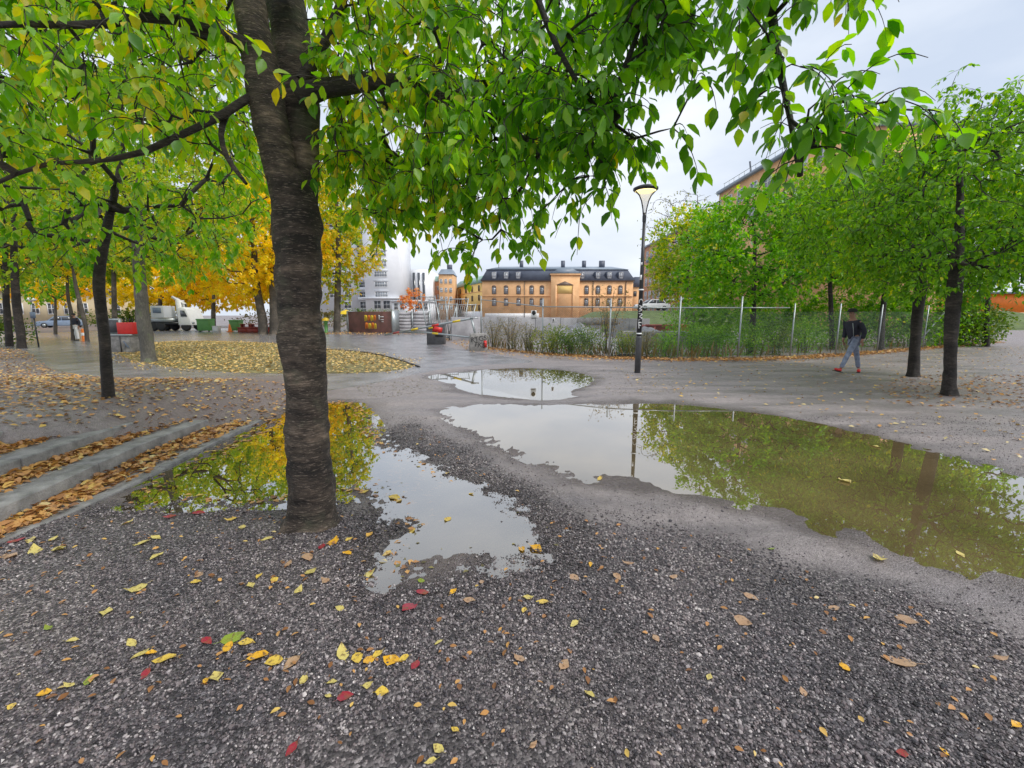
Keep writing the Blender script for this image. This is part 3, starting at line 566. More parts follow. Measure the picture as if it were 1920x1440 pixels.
def branch_mesh(Pn, cnt, paths, tip, expo, maxr, seg):
    VV = []; FF = []; b = 0
    for ids in paths:
        q = Pn[ids]; r = np.minimum(maxr, tip * np.maximum(cnt[ids], 1) ** expo); r[0] = min(r[0], r[1] * 1.3); r[-1] = tip * 0.6
        V, F = tube_np(q, r, seg); VV.append(V); FF.append(F + b); b += len(V)
    return np.vstack(VV), np.vstack(FF)
def ellipsoid_pts(n, c, r, hollow=0.45, flat=0.0):
    v = rdir(n); u = (hollow + (1 - hollow) * rng.random(n)) ** 0.6; q = v * u[:, None] * np.array(r)
    if flat: q[:, 2] = np.where(q[:, 2] < 0, q[:, 2] * (1 - flat), q[:, 2])
    return q + np.array(c)
def trunk_mesh(pts, radii, seg, bulge, name, m, parent, seed=0, flare=0.0):
    q = np.array([np.append(p, r) for p, r in zip(pts, radii)], float); L_ = np.linalg.norm(np.diff(q[:, :3], axis=0), axis=1).sum()
    n = max(10, int(L_ / (0.03 if seg > 24 else 0.15))); q = resample(q, n); th = np.linspace(0, 2 * math.pi, seg, endpoint=False)
    z = np.linspace(0, L_, n)[:, None]; tt = th[None, :]
    r = q[:, 3:4] * (1 + bulge * (1.2 * vnoise(z * 3.0 + seed + 0 * tt, 3 + 1.6 * np.cos(tt) + 0 * z) + 0.9 * vnoise(z * 9 + seed + 0 * tt, 7 + 2.0 * np.sin(tt) + 0 * z) + 0.5 * vnoise(z * 22 + 0 * tt, 3 * np.cos(tt + 1) + 11 + 0 * z)))
    if flare: r = r * (1 + flare * np.exp(-z / 0.10) * (1 + 0.5 * np.sin(tt * 3 + seed)))
    V, F = tube_np(q[:, :3], r, seg); o = mesh(name, V, F, m, parent, smooth=True); return o, q
def twigs_leaves(A, D, k, length, lpt, size, droop, far, spread=0.5, hang=0.75):
    """leaves strung along drooping twigs starting at points A with outward directions D"""
    pp, dd, nn, ss = [], [], [], []; TV = []; TF = []; b = 0
    for a, d in zip(A, D):
        for _ in range(k):
            Lg = length * rng.uniform(0.6, 1.3); v = d * 0.7 + rng.normal(0, spread, 3); v /= np.linalg.norm(v) + 1e-9
            pts = [a]; q = a.copy()
            for i in range(5):
                v = v + np.array([0, 0, -droop]); v /= np.linalg.norm(v); q = q + v * Lg / 5; pts.append(q.copy())
            pts = np.array(pts)
            if not far:
                V, F = tube_np(pts, np.linspace(0.0032, 0.0012, 6), 4); TV.append(V); TF.append(F + b); b += len(V)
            nl = max(3, int(lpt * rng.uniform(0.7, 1.3))); t = np.sort(rng.random(nl)) * 4.98; i0 = t.astype(int); f = (t - i0)[:, None]
            pos = pts[i0] * (1 - f) + pts[i0 + 1] * f; tang = pts[i0 + 1] - pts[i0]; tang /= np.linalg.norm(tang, axis=1)[:, None] + 1e-9
            sd_ = rdir(nl); sd_ -= tang * (sd_ * tang).sum(1)[:, None]; sd_ /= np.linalg.norm(sd_, axis=1)[:, None] + 1e-9
            ld = sd_ * 0.75 + tang * 0.35 + np.array([0, 0, -hang]) + rng.normal(0, 0.18, (nl, 3))
            pos = pos + sd_ * 0.012; pp.append(pos); dd.append(ld); nn.append(rdir(nl) * 0.6 + np.array([0, 0, 1.0]) * 0.8 + sd_ * 0.4); ss.append(rng.uniform(*size, nl))
    return np.vstack(pp), np.vstack(dd), np.vstack(nn), np.concatenate(ss), (np.vstack(TV), np.vstack(TF)) if TV else None
def simple_tree(name, label, base, trunk, tr, crown, n_attr, leaf, size, lm, bark, k=2, lpt=12, tlen=0.6, tint=(0.5, 0.22), far=True, seg=12, tip=0.008, group=None, droop=0.18, hang=0.5, hollow=0.4, extra=None, maxr=None, hi=0.35, tintz=0.0):
    """trunk: list of world points; crown: list of (centre, radii, share)"""
    t = thing(name, label, 'tree', base, group); tk, q = trunk_mesh(trunk, tr, seg, 0.10, 'trunk', bark, t, seed=rng.integers(0, 99), flare=0.35)
    A = np.vstack([ellipsoid_pts(max(1, int(n_attr * s)), c, r, hollow) for c, r, s in crown])
    if extra is not None: A = np.vstack([A, extra])
    lo = min(c[2] - r[2] for c, r, s in crown); keep = q[:, 2] > min(lo, q[-1, 2] - 0.3) * (1 - hi) + hi * q[-1, 2]; nd = q[keep, :3]
    Pn, cnt, paths, dirn = grow_tree(nd, A, step=0.3 if not far else 0.6)
    V, F = branch_mesh(Pn, cnt, paths, tip, 0.45, maxr or tr[-1] * 0.9, 4 if far else 5); mesh('branch', V, F, bark if not far else M['twig'], t, smooth=True)['kind'] = 'stuff'
    ends = [p[-1] for p in paths]; p, d, nr, s, tw = twigs_leaves(Pn[ends], dirn[ends], k, tlen, lpt, size, droop, far, hang=hang)
    if tw: mesh('twigs', tw[0], tw[1], M['twig'], t, smooth=True).__setitem__('kind', 'stuff')
    zz = (p[:, 2] - p[:, 2].mean()) / (p[:, 2].std() + 1e-6)
    ti = np.clip(rng.normal(tint[0], tint[1], len(p)) + 0.35 * vnoise(p[:, 0] * 0.7 + p[:, 2], p[:, 1] * 0.7 + p[:, 2] * 0.8) + tintz * zz, 0, 1)
    V, F, T = leafset(p, d, nr, s, ti, far); c = mesh('crown', V, F, lm, t, attrs={'tint': T}); c['kind'] = 'stuff'
    return t

# ---- the big cherry tree in front
def main_tree():
    base = G(584, 978); Yb = base[1]; t = thing('cherry_tree', 'big cherry tree with thick dark banded trunk in front, leaning over the puddles', 'tree', base)
    W = lambda px, py, d: P(px, py, d)
    wid = lambda w_, d: w_ * d / FPX / 2 * 0.91
    tp = [(585, 985, 48), (585, 960, 46), (583, 900, 44.5), (576, 800, 42), (571, 700, 41), (563, 600, 42), (560, 500, 43), (557, 430, 45), (553, 385, 42), (549, 350, 33), (546, 320, 20)]
    d0 = Yb + 0.0
    trunk_mesh([W(a, b, d0) for a, b, c in tp], [wid(2 * c, d0) for a, b, c in tp], 64, 0.17, 'trunk', M['bark1'], t, 3, 0.34)
    ls = [(548, 470, 26), (540, 400, 31), (526, 320, 34), (508, 235, 35), (490, 130, 34), (473, 40, 31), (462, -60, 29), (440, -190, 24), (400, -330, 16)]
    rs = [(568, 470, 26), (568, 400, 30), (566, 320, 33), (563, 235, 37), (556, 130, 40), (540, 40, 37), (525, -60, 33), (530, -200, 26), (560, -340, 17)]
    rl = [(565, 178, 25), (598, 168, 21), (650, 161, 16), (700, 152, 15), (745, 152, 14), (800, 170, 12), (880, 205, 10), (950, 235, 7), (1010, 290, 4)]
    ll = [(480, 95, 16), (440, 78, 13), (395, 58, 11), (280, 30, 9), (200, 45, 8), (130, 48, 7), (0, 45, 6), (-120, 60, 4)]
    l2 = [(500, 165, 9), (455, 190, 8), (400, 225, 7.5), (345, 250, 7), (285, 280, 6.5), (200, 300, 5.5), (75, 310, 4.5), (0, 340, 4), (-80, 380, 3)]
    l3 = [(455, 190, 5), (425, 215, 5.5), (415, 255, 5.5), (425, 292, 5), (462, 345, 3)]
    up = [(565, 150, 14), (590, 110, 12), (618, 60, 10), (660, -40, 8), (720, -150, 6)]
    rb = [(530, -30, 24), (640, -190, 20), (800, -260, 17), (1000, -290, 15), (1220, -240, 13), (1400, -130, 11), (1442, 0, 9.5), (1455, 80, 8.5), (1464, 140, 7.5), (1480, 210, 6), (1492, 290, 4), (1500, 330, 3)]
    mid = [(800, -260, 11), (900, -150, 9), (1000, -20, 7), (1040, 80, 6), (1080, 150, 5), (1130, 215, 4), (1190, 260, 3)]
    dep = {'ls': (d0, d0 - 0.1), 'rs': (d0, d0 + 0.3), 'rl': (d0 - 0.05, 3.0), 'll': (d0, 2.3), 'l2': (d0 - 0.05, 2.6), 'l3': (d0 - 0.1, 2.9), 'up': (d0, 3.2), 'rb': (d0, 2.1), 'mid': (2.85, 2.5)}
    nd = []
    for nm, pl, part, sg, bk in (('ls', ls, 'stem', 40, M['bark1']), ('rs', rs, 'stem', 40, M['bark1']), ('rl', rl, 'limb', 20, M['bark2']), ('ll', ll, 'limb', 14, M['bark2']), ('l2', l2, 'limb', 14, M['bark2']),
                             ('l3', l3, 'limb', 12, M['bark2']), ('up', up, 'limb', 14, M['bark2']), ('rb', rb, 'limb', 16, M['bark2']), ('mid', mid, 'limb', 10, M['bark2'])):
        a, b = dep[nm]; n = len(pl); ds = [a + (b - a) * (i / (n - 1)) ** 0.8 for i in range(n)]
        pts = [W(x, y, q) for (x, y, r), q in zip(pl, ds)]; rad = [max(0.0035, wid(2 * r, q) * (0.9 if part == 'stem' else 0.9)) for (x, y, r), q in zip(pl, ds)]
        _, q = trunk_mesh(pts, rad, sg, 0.10 if part == 'stem' else 0.25, part, bk, t, len(nd)); step = max(1, len(q) // 40)
        nd.append(q[::step, :3] if part == 'limb' else q[len(q) // 2::step, :3])
    nd = np.vstack(nd)
    def reg(poly, dr, n, up_=0):
        q = inpoly(np.array(poly, float), n); return np.array([P(x, y - up_, rng.uniform(*dr)) for x, y in q])
    at = [reg([(-260, -250), (430, -250), (440, 60), (420, 170), (300, 250), (180, 230), (60, 190), (-150, 190)], (2.4, 5.0), 430),
          reg([(250, 100), (470, 150), (500, 330), (420, 300), (300, 260)], (3.2, 4.8), 40),
          reg([(-150, 180), (100, 200), (120, 300), (-100, 330)], (2.6, 3.6), 36),
          reg([(590, -250), (1130, -250), (1140, 40), (1130, 170), (1070, 260), (1000, 330), (900, 370), (800, 370), (720, 330), (650, 260), (600, 150)], (2.5, 5.0), 560),
          reg([(610, 200), (700, 240), (800, 330), (790, 400), (700, 400), (620, 330)], (3.0, 4.6), 80),
          reg([(760, 120), (1060, 120), (1040, 300), (960, 400), (840, 420), (760, 330)], (2.7, 3.6), 120),
          reg([(1060, 140), (1130, 150), (1200, 250), (1170, 290), (1100, 300)], (2.4, 2.9), 36),
          reg([(1165, -200), (1340, -200), (1312, 20), (1292, 90), (1205, 100), (1172, 40)], (2.1, 2.9), 90),
          reg([(1340, -200), (1640, -200), (1622, -20), (1560, 0), (1380, 10)], (2.0, 2.8), 60)]
    ex = [(1445, 60, 2.1), (1470, 110, 2.1), (1420, 95, 2.12), (1435, 60, 2.1), (1500, 125, 2.05), (1530, 150, 2.05), (1560, 160, 2.02), (1590, 165, 2.0), (1540, 185, 2.06), (1580, 190, 2.0), (1600, 200, 2.0), (1470, 170, 2.1),
          (1445, 165, 2.1), (1480, 215, 2.1), (1500, 240, 2.05), (1525, 255, 2.05), (1545, 275, 2.02), (1505, 275, 2.08), (1490, 300, 2.06), (1560, 215, 2.0), (1610, 215, 2.0),
          (1262, 240, 2.3), (1105, 330, 2.6), (1135, 350, 2.6), (1090, 375, 2.65), (1000, 420, 2.8), (970, 440, 2.85), (870, 430, 3.0), (905, 450, 3.0), (890, 470, 2.95), (830, 470, 3.0), (760, 400, 3.2), (720, 420, 3.4), (700, 400, 3.3),
          (940, 430, 2.9), (1030, 380, 2.7), (1060, 350, 2.7), (1300, 120, 2.2), (1325, 150, 2.2), (1640, 195, 1.98), (1690, 205, 1.96), (1740, 205, 1.95)]
    at.append(np.array([P(*e) for e in ex]))
    A = np.vstack(at + [ellipsoid_pts(130, (-1.1, 3.6, 5.1), (2.8, 2.4, 1.1), 0.3)])
    Pn, cnt, paths, dirn = grow_tree(nd, A, step=0.16)
    V, F = branch_mesh(Pn, cnt, paths, 0.0030, 0.46, 0.022, 6); mesh('branch', V, F, M['bark2'], t, smooth=True)['kind'] = 'stuff'
    ends = [p[-1] for p in paths]; p, d, nr, s, tw = twigs_leaves(Pn[ends], dirn[ends], 2, 0.25, 9, (0.052, 0.102), 0.32, False, 0.50, 0.80)
    mesh('twigs', tw[0], tw[1], M['twig'], t, smooth=True)['kind'] = 'stuff'
    # in picture order: the 300 leaves that show largest become parts of their own
    cz = p - np.array([0, 0, CAMZ]); dep_ = cz[:, 1] * cP - cz[:, 2] * sP; ux = cz[:, 0] / np.maximum(dep_, .01) * FPX + CW; uy = CH - (cz[:, 1] * sP + cz[:, 2] * cP) / np.maximum(dep_, .01) * FPX
    inf = (dep_ > 0.5) & (ux > 10) & (ux < 1910) & (uy > 5) & (uy < 900)
    near_cam = np.linalg.norm(cz, axis=1) < 1.35; keep = ~near_cam; sc = np.where(inf & keep, s / np.maximum(dep_, .1), -1)
    big = np.argsort(-sc)[:300]; ti = np.clip(rng.normal(0.42, 0.26, len(p)) + 0.3 * vnoise(p[:, 0] * 1.5, p[:, 2] * 1.5 + p[:, 1]) - 0.12 * sst(-0.2, 1.2, p[:, 0]) + 0.34 * sst(0.4, -1.0, p[:, 0]) * (rng.random(len(p)) < .75), 0, 1)
    rest = keep.copy(); rest[big] = False
    V, F, T = leafset(p[rest], d[rest], nr[rest], s[rest], ti[rest]); c = mesh('crown', V, F, M['leaf_cherry'], t, attrs={'tint': T}); c['kind'] = 'stuff'
    var = [setmesh('leaf', TN_V, TN_F, M['leaf_cherry'], attrs={'tint': np.full(10, v)}) for v in np.linspace(0.05, 0.85, 8)]
    for i in big:
        dv = Vector(d[i]).normalized(); nv = Vector(nr[i]); nv = (nv - dv * nv.dot(dv)).normalized(); bv = nv.cross(dv)
        mt = Matrix((dv, bv, nv)).transposed().to_4x4(); o = bpy.data.objects.new('leaf', var[int(np.clip(ti[i], 0, .99) * 8)]); link(o, t)
        o.matrix_local = Matrix.Translation(Vector(p[i] - base)) @ mt @ Matrix.Diagonal((s[i], s[i], s[i], 1))
    print('cherry leaves', len(p))
main_tree()

def tpx(pts, Y, wfac=1.0):   # trunk line given in photo pixels at distance Y
    return [P(a, b, Y) for a, b, c in pts], [c * Y / FPX / 2 * math.cos(math.atan(abs(a - CW) / FPX)) * 0.95 for a, b, c in pts]
def T(name, label, bx, by, pts, crown, n, lm, bark, **k):
    b = G(bx, by); Y = b[1]; tp, tr = tpx([(bx, by + 3, pts[0][2] * 1.05)] + pts, Y)
    cr = [((b[0] + c[0], b[1] + c[1], c[2]), r, s) for c, r, s in crown]
    return simple_tree(name, label, b, tp, tr, cr, n, None, k.pop('size', (0.08, 0.12)), lm, bark, **k)
T('cherry_tree', 'slim cherry tree left of the path, above the leaf filled steps', 205, 763, [(202, 720, 27), (198, 660, 25), (190, 580, 25), (186, 540, 25), (200, 430, 20), (220, 340, 14), (235, 240, 9)],
  [((0.2, 0, 4.0), (2.7, 2.2, 1.9), 1.0)], 560, M['leaf_bright'], M['bark2'], far=False, seg=28, k=2, lpt=8, tlen=0.32, size=(0.075, 0.115), tint=(0.55, 0.25), droop=0.3, hang=0.8, tip=0.004, maxr=0.06)
T('maple_tree', 'stout maple with pale mossy trunk at the edge of the leafy verge', 281, 681, [(275, 640, 30), (267, 580, 28), (262, 520, 26), (258, 440, 22), (262, 340, 16), (270, 240, 10)],
  [((0.3, 0.5, 6.2), (3.7, 3.4, 3.4), 1.0)], 620, M['leaf_ygreen'], M['bark3'], seg=24, k=2, lpt=16, tlen=0.5, size=(0.10, 0.16), tint=(0.32, 0.22))
T('park_tree', 'dark trunked tree at the far left beside the path bend', 42, 655, [(38, 620, 20), (32, 580, 20), (28, 520, 18), (26, 420, 13), (30, 320, 8)],
  [((0, 0, 6.6), (3.4, 3.2, 3.6), 1.0)], 360, M['leaf_ygreen'], M['bark2'], k=2, lpt=15, tlen=0.6, size=(0.13, 0.2), tint=(0.22, 0.2))
T('park_tree', 'slimmer dark tree just left of the far left path trunk', 18, 651, [(16, 620, 17), (12, 570, 16), (10, 480, 13), (8, 380, 8)],
  [((-1, 0.6, 6.0), (3.2, 3.2, 3.2), 1.0)], 300, M['leaf_ygreen'], M['bark2'], k=2, lpt=15, tlen=0.6, size=(0.13, 0.2), tint=(0.3, 0.2))
T('young_tree', 'small round green street tree by the cream building', 104, 628, [(104, 610, 8), (104, 590, 7), (104, 560, 5)], [((0, 0, 4.0), (2.3, 2.2, 1.3), 1.0)], 110, M['leaf_bright'], M['bark4'], size=(0.2, 0.3), lpt=9, tint=(0.45, 0.2))
T('park_tree', 'thin tree left of the standing person in dark clothes', 137, 640, [(136, 615, 8), (134, 590, 9), (128, 560, 8), (126, 520, 6)], [((-0.6, 0, 5.6), (2.6, 2.4, 2.4), 1.0)], 150, M['leaf_yellow'], M['bark4'], size=(0.16, 0.26), lpt=9, tint=(0.25, 0.2))
T('park_tree', 'leaning thin tree right of the standing person, behind the grey box', 164, 642, [(161, 615, 10), (153, 580, 10), (144, 545, 9), (136, 500, 6)], [((-1.0, 0.5, 6.5), (3.0, 2.6, 2.4), 1.0)], 170, M['leaf_ygreen'], M['bark4'], size=(0.16, 0.26), lpt=9, tint=(0.6, 0.2))
T('maple_tree', 'golden maple with grey trunk behind the red tables', 494, 628, [(492, 600, 19), (487, 570, 17), (480, 530, 15), (476, 460, 11), (470, 380, 7)], [((-1.5, 0, 7.4), (5.0, 4.0, 5.0), 1.0)], 480, M['leaf_yellow'], M['bark4'], size=(0.2, 0.32), lpt=17, k=2, tlen=0.8, tint=(0.12, 0.2), tintz=-0.10)
T('maple_tree', 'golden maple with brown trunk half hidden by the big cherry trunk', 515, 628, [(515, 600, 20), (514, 560, 19), (513, 500, 15), (512, 420, 10)], [((0.5, 1.5, 8.0), (3.6, 3.6, 5.4), 1.0)], 380, M['leaf_yellow'], M['bark4'], size=(0.2, 0.32), lpt=17, k=2, tlen=0.8, tint=(0.18, 0.2), tintz=-0.1)
T('lime_tree', 'tall narrow yellow green tree right of the big cherry trunk', 632, 625, [(632, 600, 14), (633, 560, 13), (634, 500, 11), (633, 420, 8), (630, 340, 5)], [((0, 0, 9.5), (2.6, 2.6, 7.2), 0.85), ((2.2, 0, 7.5), (2.2, 1.6, 3.0), 0.15)], 460, M['leaf_ygreen'], M['bark4'], size=(0.2, 0.32), lpt=14, k=2, tlen=0.8, tint=(0.55, 0.25))
T('maple_tree', 'low spreading orange gold maple behind the crane truck', 400, 614, [(400, 600, 10), (400, 580, 9), (402, 540, 7)], [((0, 2, 6.6), (8.5, 4, 4.2), 1.0)], 480, M['leaf_yellow'], M['bark4'], size=(0.35, 0.5), lpt=15, k=2, tlen=1.0, tint=(0.24, 0.2))
T('maple_tree', 'yellow maple behind the crane truck and the mossy trunk', 300, 613, [(300, 600, 10), (300, 580, 9), (301, 540, 7)], [((-1, 2, 6.5), (8.0, 4, 4.2), 1.0)], 460, M['leaf_yellow'], M['bark4'], size=(0.35, 0.5), lpt=15, k=2, tlen=1.0, tint=(0.12, 0.18))
T('maple_tree', 'orange yellow tree above the cream building on the far left', 150, 612, [(150, 600, 9), (148, 575, 8), (146, 540, 6)], [((-3, 0, 7.5), (8.0, 4, 4.0), 1.0)], 400, M['leaf_yellow'], M['bark4'], size=(0.35, 0.5), lpt=15, k=2, tlen=1.0, tint=(0.3, 0.2))
T('linden_tree', 'tall yellow green tree filling the gap behind the slim cherry', 258, 634, [(258, 610, 11), (258, 560, 10), (260, 480, 9), (262, 380, 6)], [((1.6, 1, 8.6), (6.0, 3.2, 4.6), 1.0)], 400, M['leaf_ygreen'], M['bark4'], size=(0.2, 0.32), lpt=15, k=2, tlen=0.8, tint=(0.35, 0.2))
T('linden_tree', 'tall yellow green tree rising behind the golden maples', 570, 617, [(570, 600, 12), (570, 560, 11), (571, 480, 9), (572, 380, 6)], [((-2.0, 1, 13.0), (8.5, 3.6, 8.0), 1.0)], 620, M['leaf_ygreen'], M['bark4'], size=(0.32, 0.46), lpt=17, k=2, tlen=1.0, tint=(0.25, 0.2))
T('linden_tree', 'tall green tree behind the mossy maple on the left', 215, 626, [(215, 605, 12), (214, 560, 11), (213, 480, 9), (212, 380, 6)], [((-2.0, 1, 10.5), (8.5, 3.6, 6.0), 1.0)], 620, M['leaf_ygreen'], M['bark4'], size=(0.3, 0.42), lpt=17, k=2, tlen=1.0, tint=(0.25, 0.2))
T('ornamental_tree', 'small orange tree before the low white building', 775, 614, [(775, 606, 4), (775, 595, 3), (775, 580, 2)], [((0, 0, 3.6), (1.5, 1.3, 1.4), 1.0)], 45, M['leaf_orange'], M['bark4'], size=(0.25, 0.36), lpt=8, tlen=0.5)
# right hand cherries
T('cherry_tree', 'right hand cherry with short pale base nearest the puddle, broad green crown', 1779, 741, [(1780, 715, 30), (1781, 690, 28), (1782, 640, 29), (1786, 590, 32), (1790, 540, 34), (1796, 470, 26), (1800, 380, 16), (1800, 290, 9)],
  [((0.4, 0.2, 3.75), (2.5, 2.3, 1.95), 1.0)], 820, M['leaf_dark'], M['bark2'], far=False, seg=28, k=2, lpt=10, tlen=0.34, size=(0.08, 0.12), tint=(0.42, 0.22), droop=0.22, hang=0.6, tip=0.004, maxr=0.07)
T('cherry_tree', 'second right hand cherry with bare dark trunk beside the walking person', 1711, 706, [(1714, 680, 24), (1716, 640, 23), (1720, 590, 24), (1726, 540, 24), (1724, 470, 18), (1716, 380, 11), (1712, 300, 7)],
  [((-0.3, 0.2, 4.1), (3.1, 2.6, 2.05), 1.0)], 980, M['leaf_dark'], M['bark2'], far=False, seg=24, k=2, lpt=10, tlen=0.38, size=(0.085, 0.13), tint=(0.52, 0.22), droop=0.22, hang=0.6, tip=0.0045, maxr=0.07,
  extra=np.array([P(1770, 190, 10.6), P(1785, 160, 10.6), P(1800, 130, 10.5), P(1900, 190, 10.5), P(1910, 150, 10.4), P(1680, 215, 11), P(1740, 220, 11), P(1830, 215, 11)]))
# trees behind the fence and before the brick block
T('field_maple', 'bright green bushy tree behind the fence right of the lamp', 1408, 662, [(1410, 640, 13), (1412, 590, 12), (1414, 520, 9), (1416, 440, 6)], [((0, 0, 4.3), (3.1, 2.5, 2.4), 0.8), ((-0.8, 0, 3.0), (2.6, 2.2, 1.2), 0.2)], 520, M['leaf_bright'], M['bark2'], size=(0.13, 0.2), lpt=14, k=2, tlen=0.6, tint=(0.28, 0.22), hang=0.15, hi=0.1)
T('field_maple', 'yellow green tree behind the fence above the walking person', 1560, 655, [(1560, 630, 11), (1558, 580, 10), (1555, 500, 8), (1552, 420, 5)], [((0, 0, 5.6), (3.6, 2.6, 2.8), 1.0)], 560, M['leaf_ygreen'], M['bark2'], size=(0.14, 0.22), lpt=14, k=2, tlen=0.6, tint=(0.12, 0.17), hang=0.2, hi=0.1)
T('field_maple', 'dark trunked tree behind the fence between walking person and cherries', 1650, 656, [(1652, 630, 15), (1655, 590, 13), (1660, 530, 10), (1664, 450, 6)], [((0, 0.6, 5.8), (3.4, 2.4, 2.9), 1.0)], 520, M['leaf_dark'], M['bark2'], size=(0.14, 0.22), lpt=14, k=2, tlen=0.6, tint=(0.6, 0.2), hang=0.3, hi=0.1)
T('field_maple', 'leafy tree behind the far right end of the fence', 1850, 650, [(1850, 620, 12), (1852, 570, 11), (1855, 500, 8), (1856, 420, 5)], [((0.3, 0.8, 5.6), (2.9, 2.2, 2.9), 1.0)], 440, M['leaf_dark'], M['bark2'], size=(0.14, 0.22), lpt=14, k=2, tlen=0.6, tint=(0.5, 0.2), hang=0.3, hi=0.1)
T('elm_tree', 'olive yellow tree before the brick block right of the lamp', 1288, 636, [(1288, 610, 8), (1288, 560, 7), (1290, 500, 6), (1292, 450, 4)], [((0, 0, 5.3), (2.7, 2.4, 3.0), 1.0)], 420, M['leaf_ygreen'], M['bark4'], size=(0.18, 0.28), lpt=10, k=2, tlen=0.7, tint=(0.30, 0.25), hang=0.2, hi=0.1)
T('birch_tree', 'thin almost bare tree rising beside the corner of the brick block', 1300, 625, [(1300, 600, 7), (1302, 540, 6), (1304, 470, 5), (1307, 400, 2.5), (1308, 366, 1)], [((-1.4, 0, 8.6), (3.4, 2.0, 3.2), 1.0)], 230, M['leaf_sparse'], M['bark4'], size=(0.13, 0.2), lpt=4, k=1, tlen=0.8, tint=(0.4, 0.25), tip=0.012, hi=0.1)
T('street_tree', 'yellow tinged street tree at the far end of the brick block', 1245, 612, [(1245, 600, 6), (1246, 560, 5), (1247, 500, 4), (1247, 460, 2)], [((0, 0, 7.0), (2.6, 2.5, 4.4), 1.0)], 110, M['leaf_sparse'], M['bark4'], size=(0.26, 0.36), lpt=8, k=2, tlen=0.8, tint=(0.6, 0.25), hi=0.1)

def shrub(name, label, base, rad, n, lm, size, tint=(0.5, 0.22), stems=9, group=None, far=True, stem_h=0.8, cat='shrub', lift=0.54):
    t = thing(name, label, cat, base, group); mb = MB(); rx, ry, h = rad; b = np.array(base, float); E = []
    for i in range(stems):
        a = rng.uniform(0, 6.28); e = b + np.array([math.cos(a) * rx * rng.uniform(.2, .9), math.sin(a) * ry * rng.uniform(.2, .9), h * rng.uniform(.6, 1.0)])
        mdp = b + (e - b) * 0.5 + np.array([0, 0, 0.12 * h]); q = resample([b + np.array([math.cos(a) * rx * .15, math.sin(a) * ry * .15, -0.03]), mdp, e], 6); V, F = tube_np(q, np.linspace(0.012, 0.004, 6), 4); mb.add(V, F); E.append(q)
    mb.build('stems', M['twig'], t)
    c = b + np.array([0, 0, h * (1 - lift)]); v = rdir(n); u = rng.random(n) ** 0.35; p = c + v * u[:, None] * np.array([rx, ry, h * lift]) * (1 + 0.35 * vnoise(v[:, 0] * 3 + b[0], v[:, 2] * 3 + b[1]))[:, None]
    k = n // 3; ei = rng.integers(0, len(E), k); es = np.array(E)[ei, rng.integers(2, 6, k)]; p[:k] = es + rng.normal(0, 0.07, (k, 3))
    p[:, 2] = np.maximum(p[:, 2], b[2] + 0.03)
    d = rdir(n) * 0.8 + v * 0.5 + np.array([0, 0, -0.1]); ti = np.clip(rng.normal(*tint, n) + 0.4 * vnoise(p[:, 0] * 3, p[:, 2] * 3), 0, 1)
    V, F, Tt = leafset(p, d, rdir(n) + v * 0.8 + np.array([0, 0, .6]), rng.uniform(*size, n), ti, far); mesh('foliage', V, F, lm, t, attrs={'tint': Tt})['kind'] = 'stuff'
    return t

# ------------------------------------------------------------------ stepped terrace on the left
def steps():
    H = STEP_H
    Ls = [resample(np.column_stack([l_, np.zeros(len(l_))]), 10)[:, :2] for l_ in SL]
    t = thing('terrace_steps', 'low concrete terrace steps filled with brown leaves at the left edge', 'steps', (*Ls[1][3], 0.0))
    def off(Lx, w_):
        T_ = np.gradient(Lx, axis=0); T_ /= np.linalg.norm(T_, axis=1)[:, None]; nn = np.stack([T_[:, 1], -T_[:, 0]], 1); nn *= np.sign((nn @ np.array([-1, 0.2]))[:, None]); return Lx + nn * w_
    for i, Lx in enumerate(Ls):
        wdt = 0.09 if i == 0 else 0.24; z1 = 0.03 + H * i - (0.004 if i == 0 else 0); z0 = z1 - 0.40; D = off(Lx, wdt); k = 0
        while k < len(Lx) - 1:
            e = min(k + 3, len(Lx) - 1); f = Lx[k:e + 1].copy(); g = D[k:e + 1].copy(); sh = 0.006
            dd = (f[-1] - f[0]); dd /= np.linalg.norm(dd); f[0] += dd * sh; g[0] += dd * sh; f[-1] -= dd * sh; g[-1] -= dd * sh
            MB().prism([tuple(p) for p in f] + [tuple(p) for p in g[::-1]], z0 + rng.uniform(0, .004), z1 + rng.uniform(-.006, .004)).build('kerb_block', M['dconcrete'], t, bevel=0.012); k = e
    pts = []
    for i in range(4):
        A = off(Ls[i], 0.06 if i == 0 else 0.22); B = off(Ls[i + 1], -0.005) if i < 3 else off(Ls[3], 1.6); n = min(len(A), len(B)); z = 0.03 + H * i + -0.006 - (0.006 if i == 0 else 0)
        a = resample(np.column_stack([A, np.zeros(len(A))]), 12)[:, :2]; b = resample(np.column_stack([B, np.zeros(len(B))]), 12)[:, :2]
        MB().prism([tuple(p) for p in a] + [tuple(p) for p in b[::-1]], z - 0.40, z).build('tread', M['concrete'], t)
        m = 2100 if i < 3 else 300; u = rng.random(m)[:, None]; v = (0.10 + 0.95 * rng.random(m) ** 0.75)[:, None].clip(0, .97); ia = (u[:, 0] * 10.99).astype(int); fr = u[:, 0:1] * 10.99 - ia[:, None]
        q = (a[ia] * (1 - fr) + a[ia + 1] * fr) * (1 - v) + (b[ia] * (1 - fr) + b[ia + 1] * fr) * v
        pts.append(np.column_stack([q, np.full(m, z) + 0.045 * rng.random(m) * v[:, 0]]))
    pts = np.vstack(pts); n = len(pts); tint = np.clip(rng.normal(0.48, 0.24, n), 0, 1)
    litter('fallen_leaves', 'thick drift of wet brown leaves lying on the terrace steps', pts, (0.05, 0.10), M['brownleaf'], tint, far=False, tilt=0.45, lift=0.006)
steps()

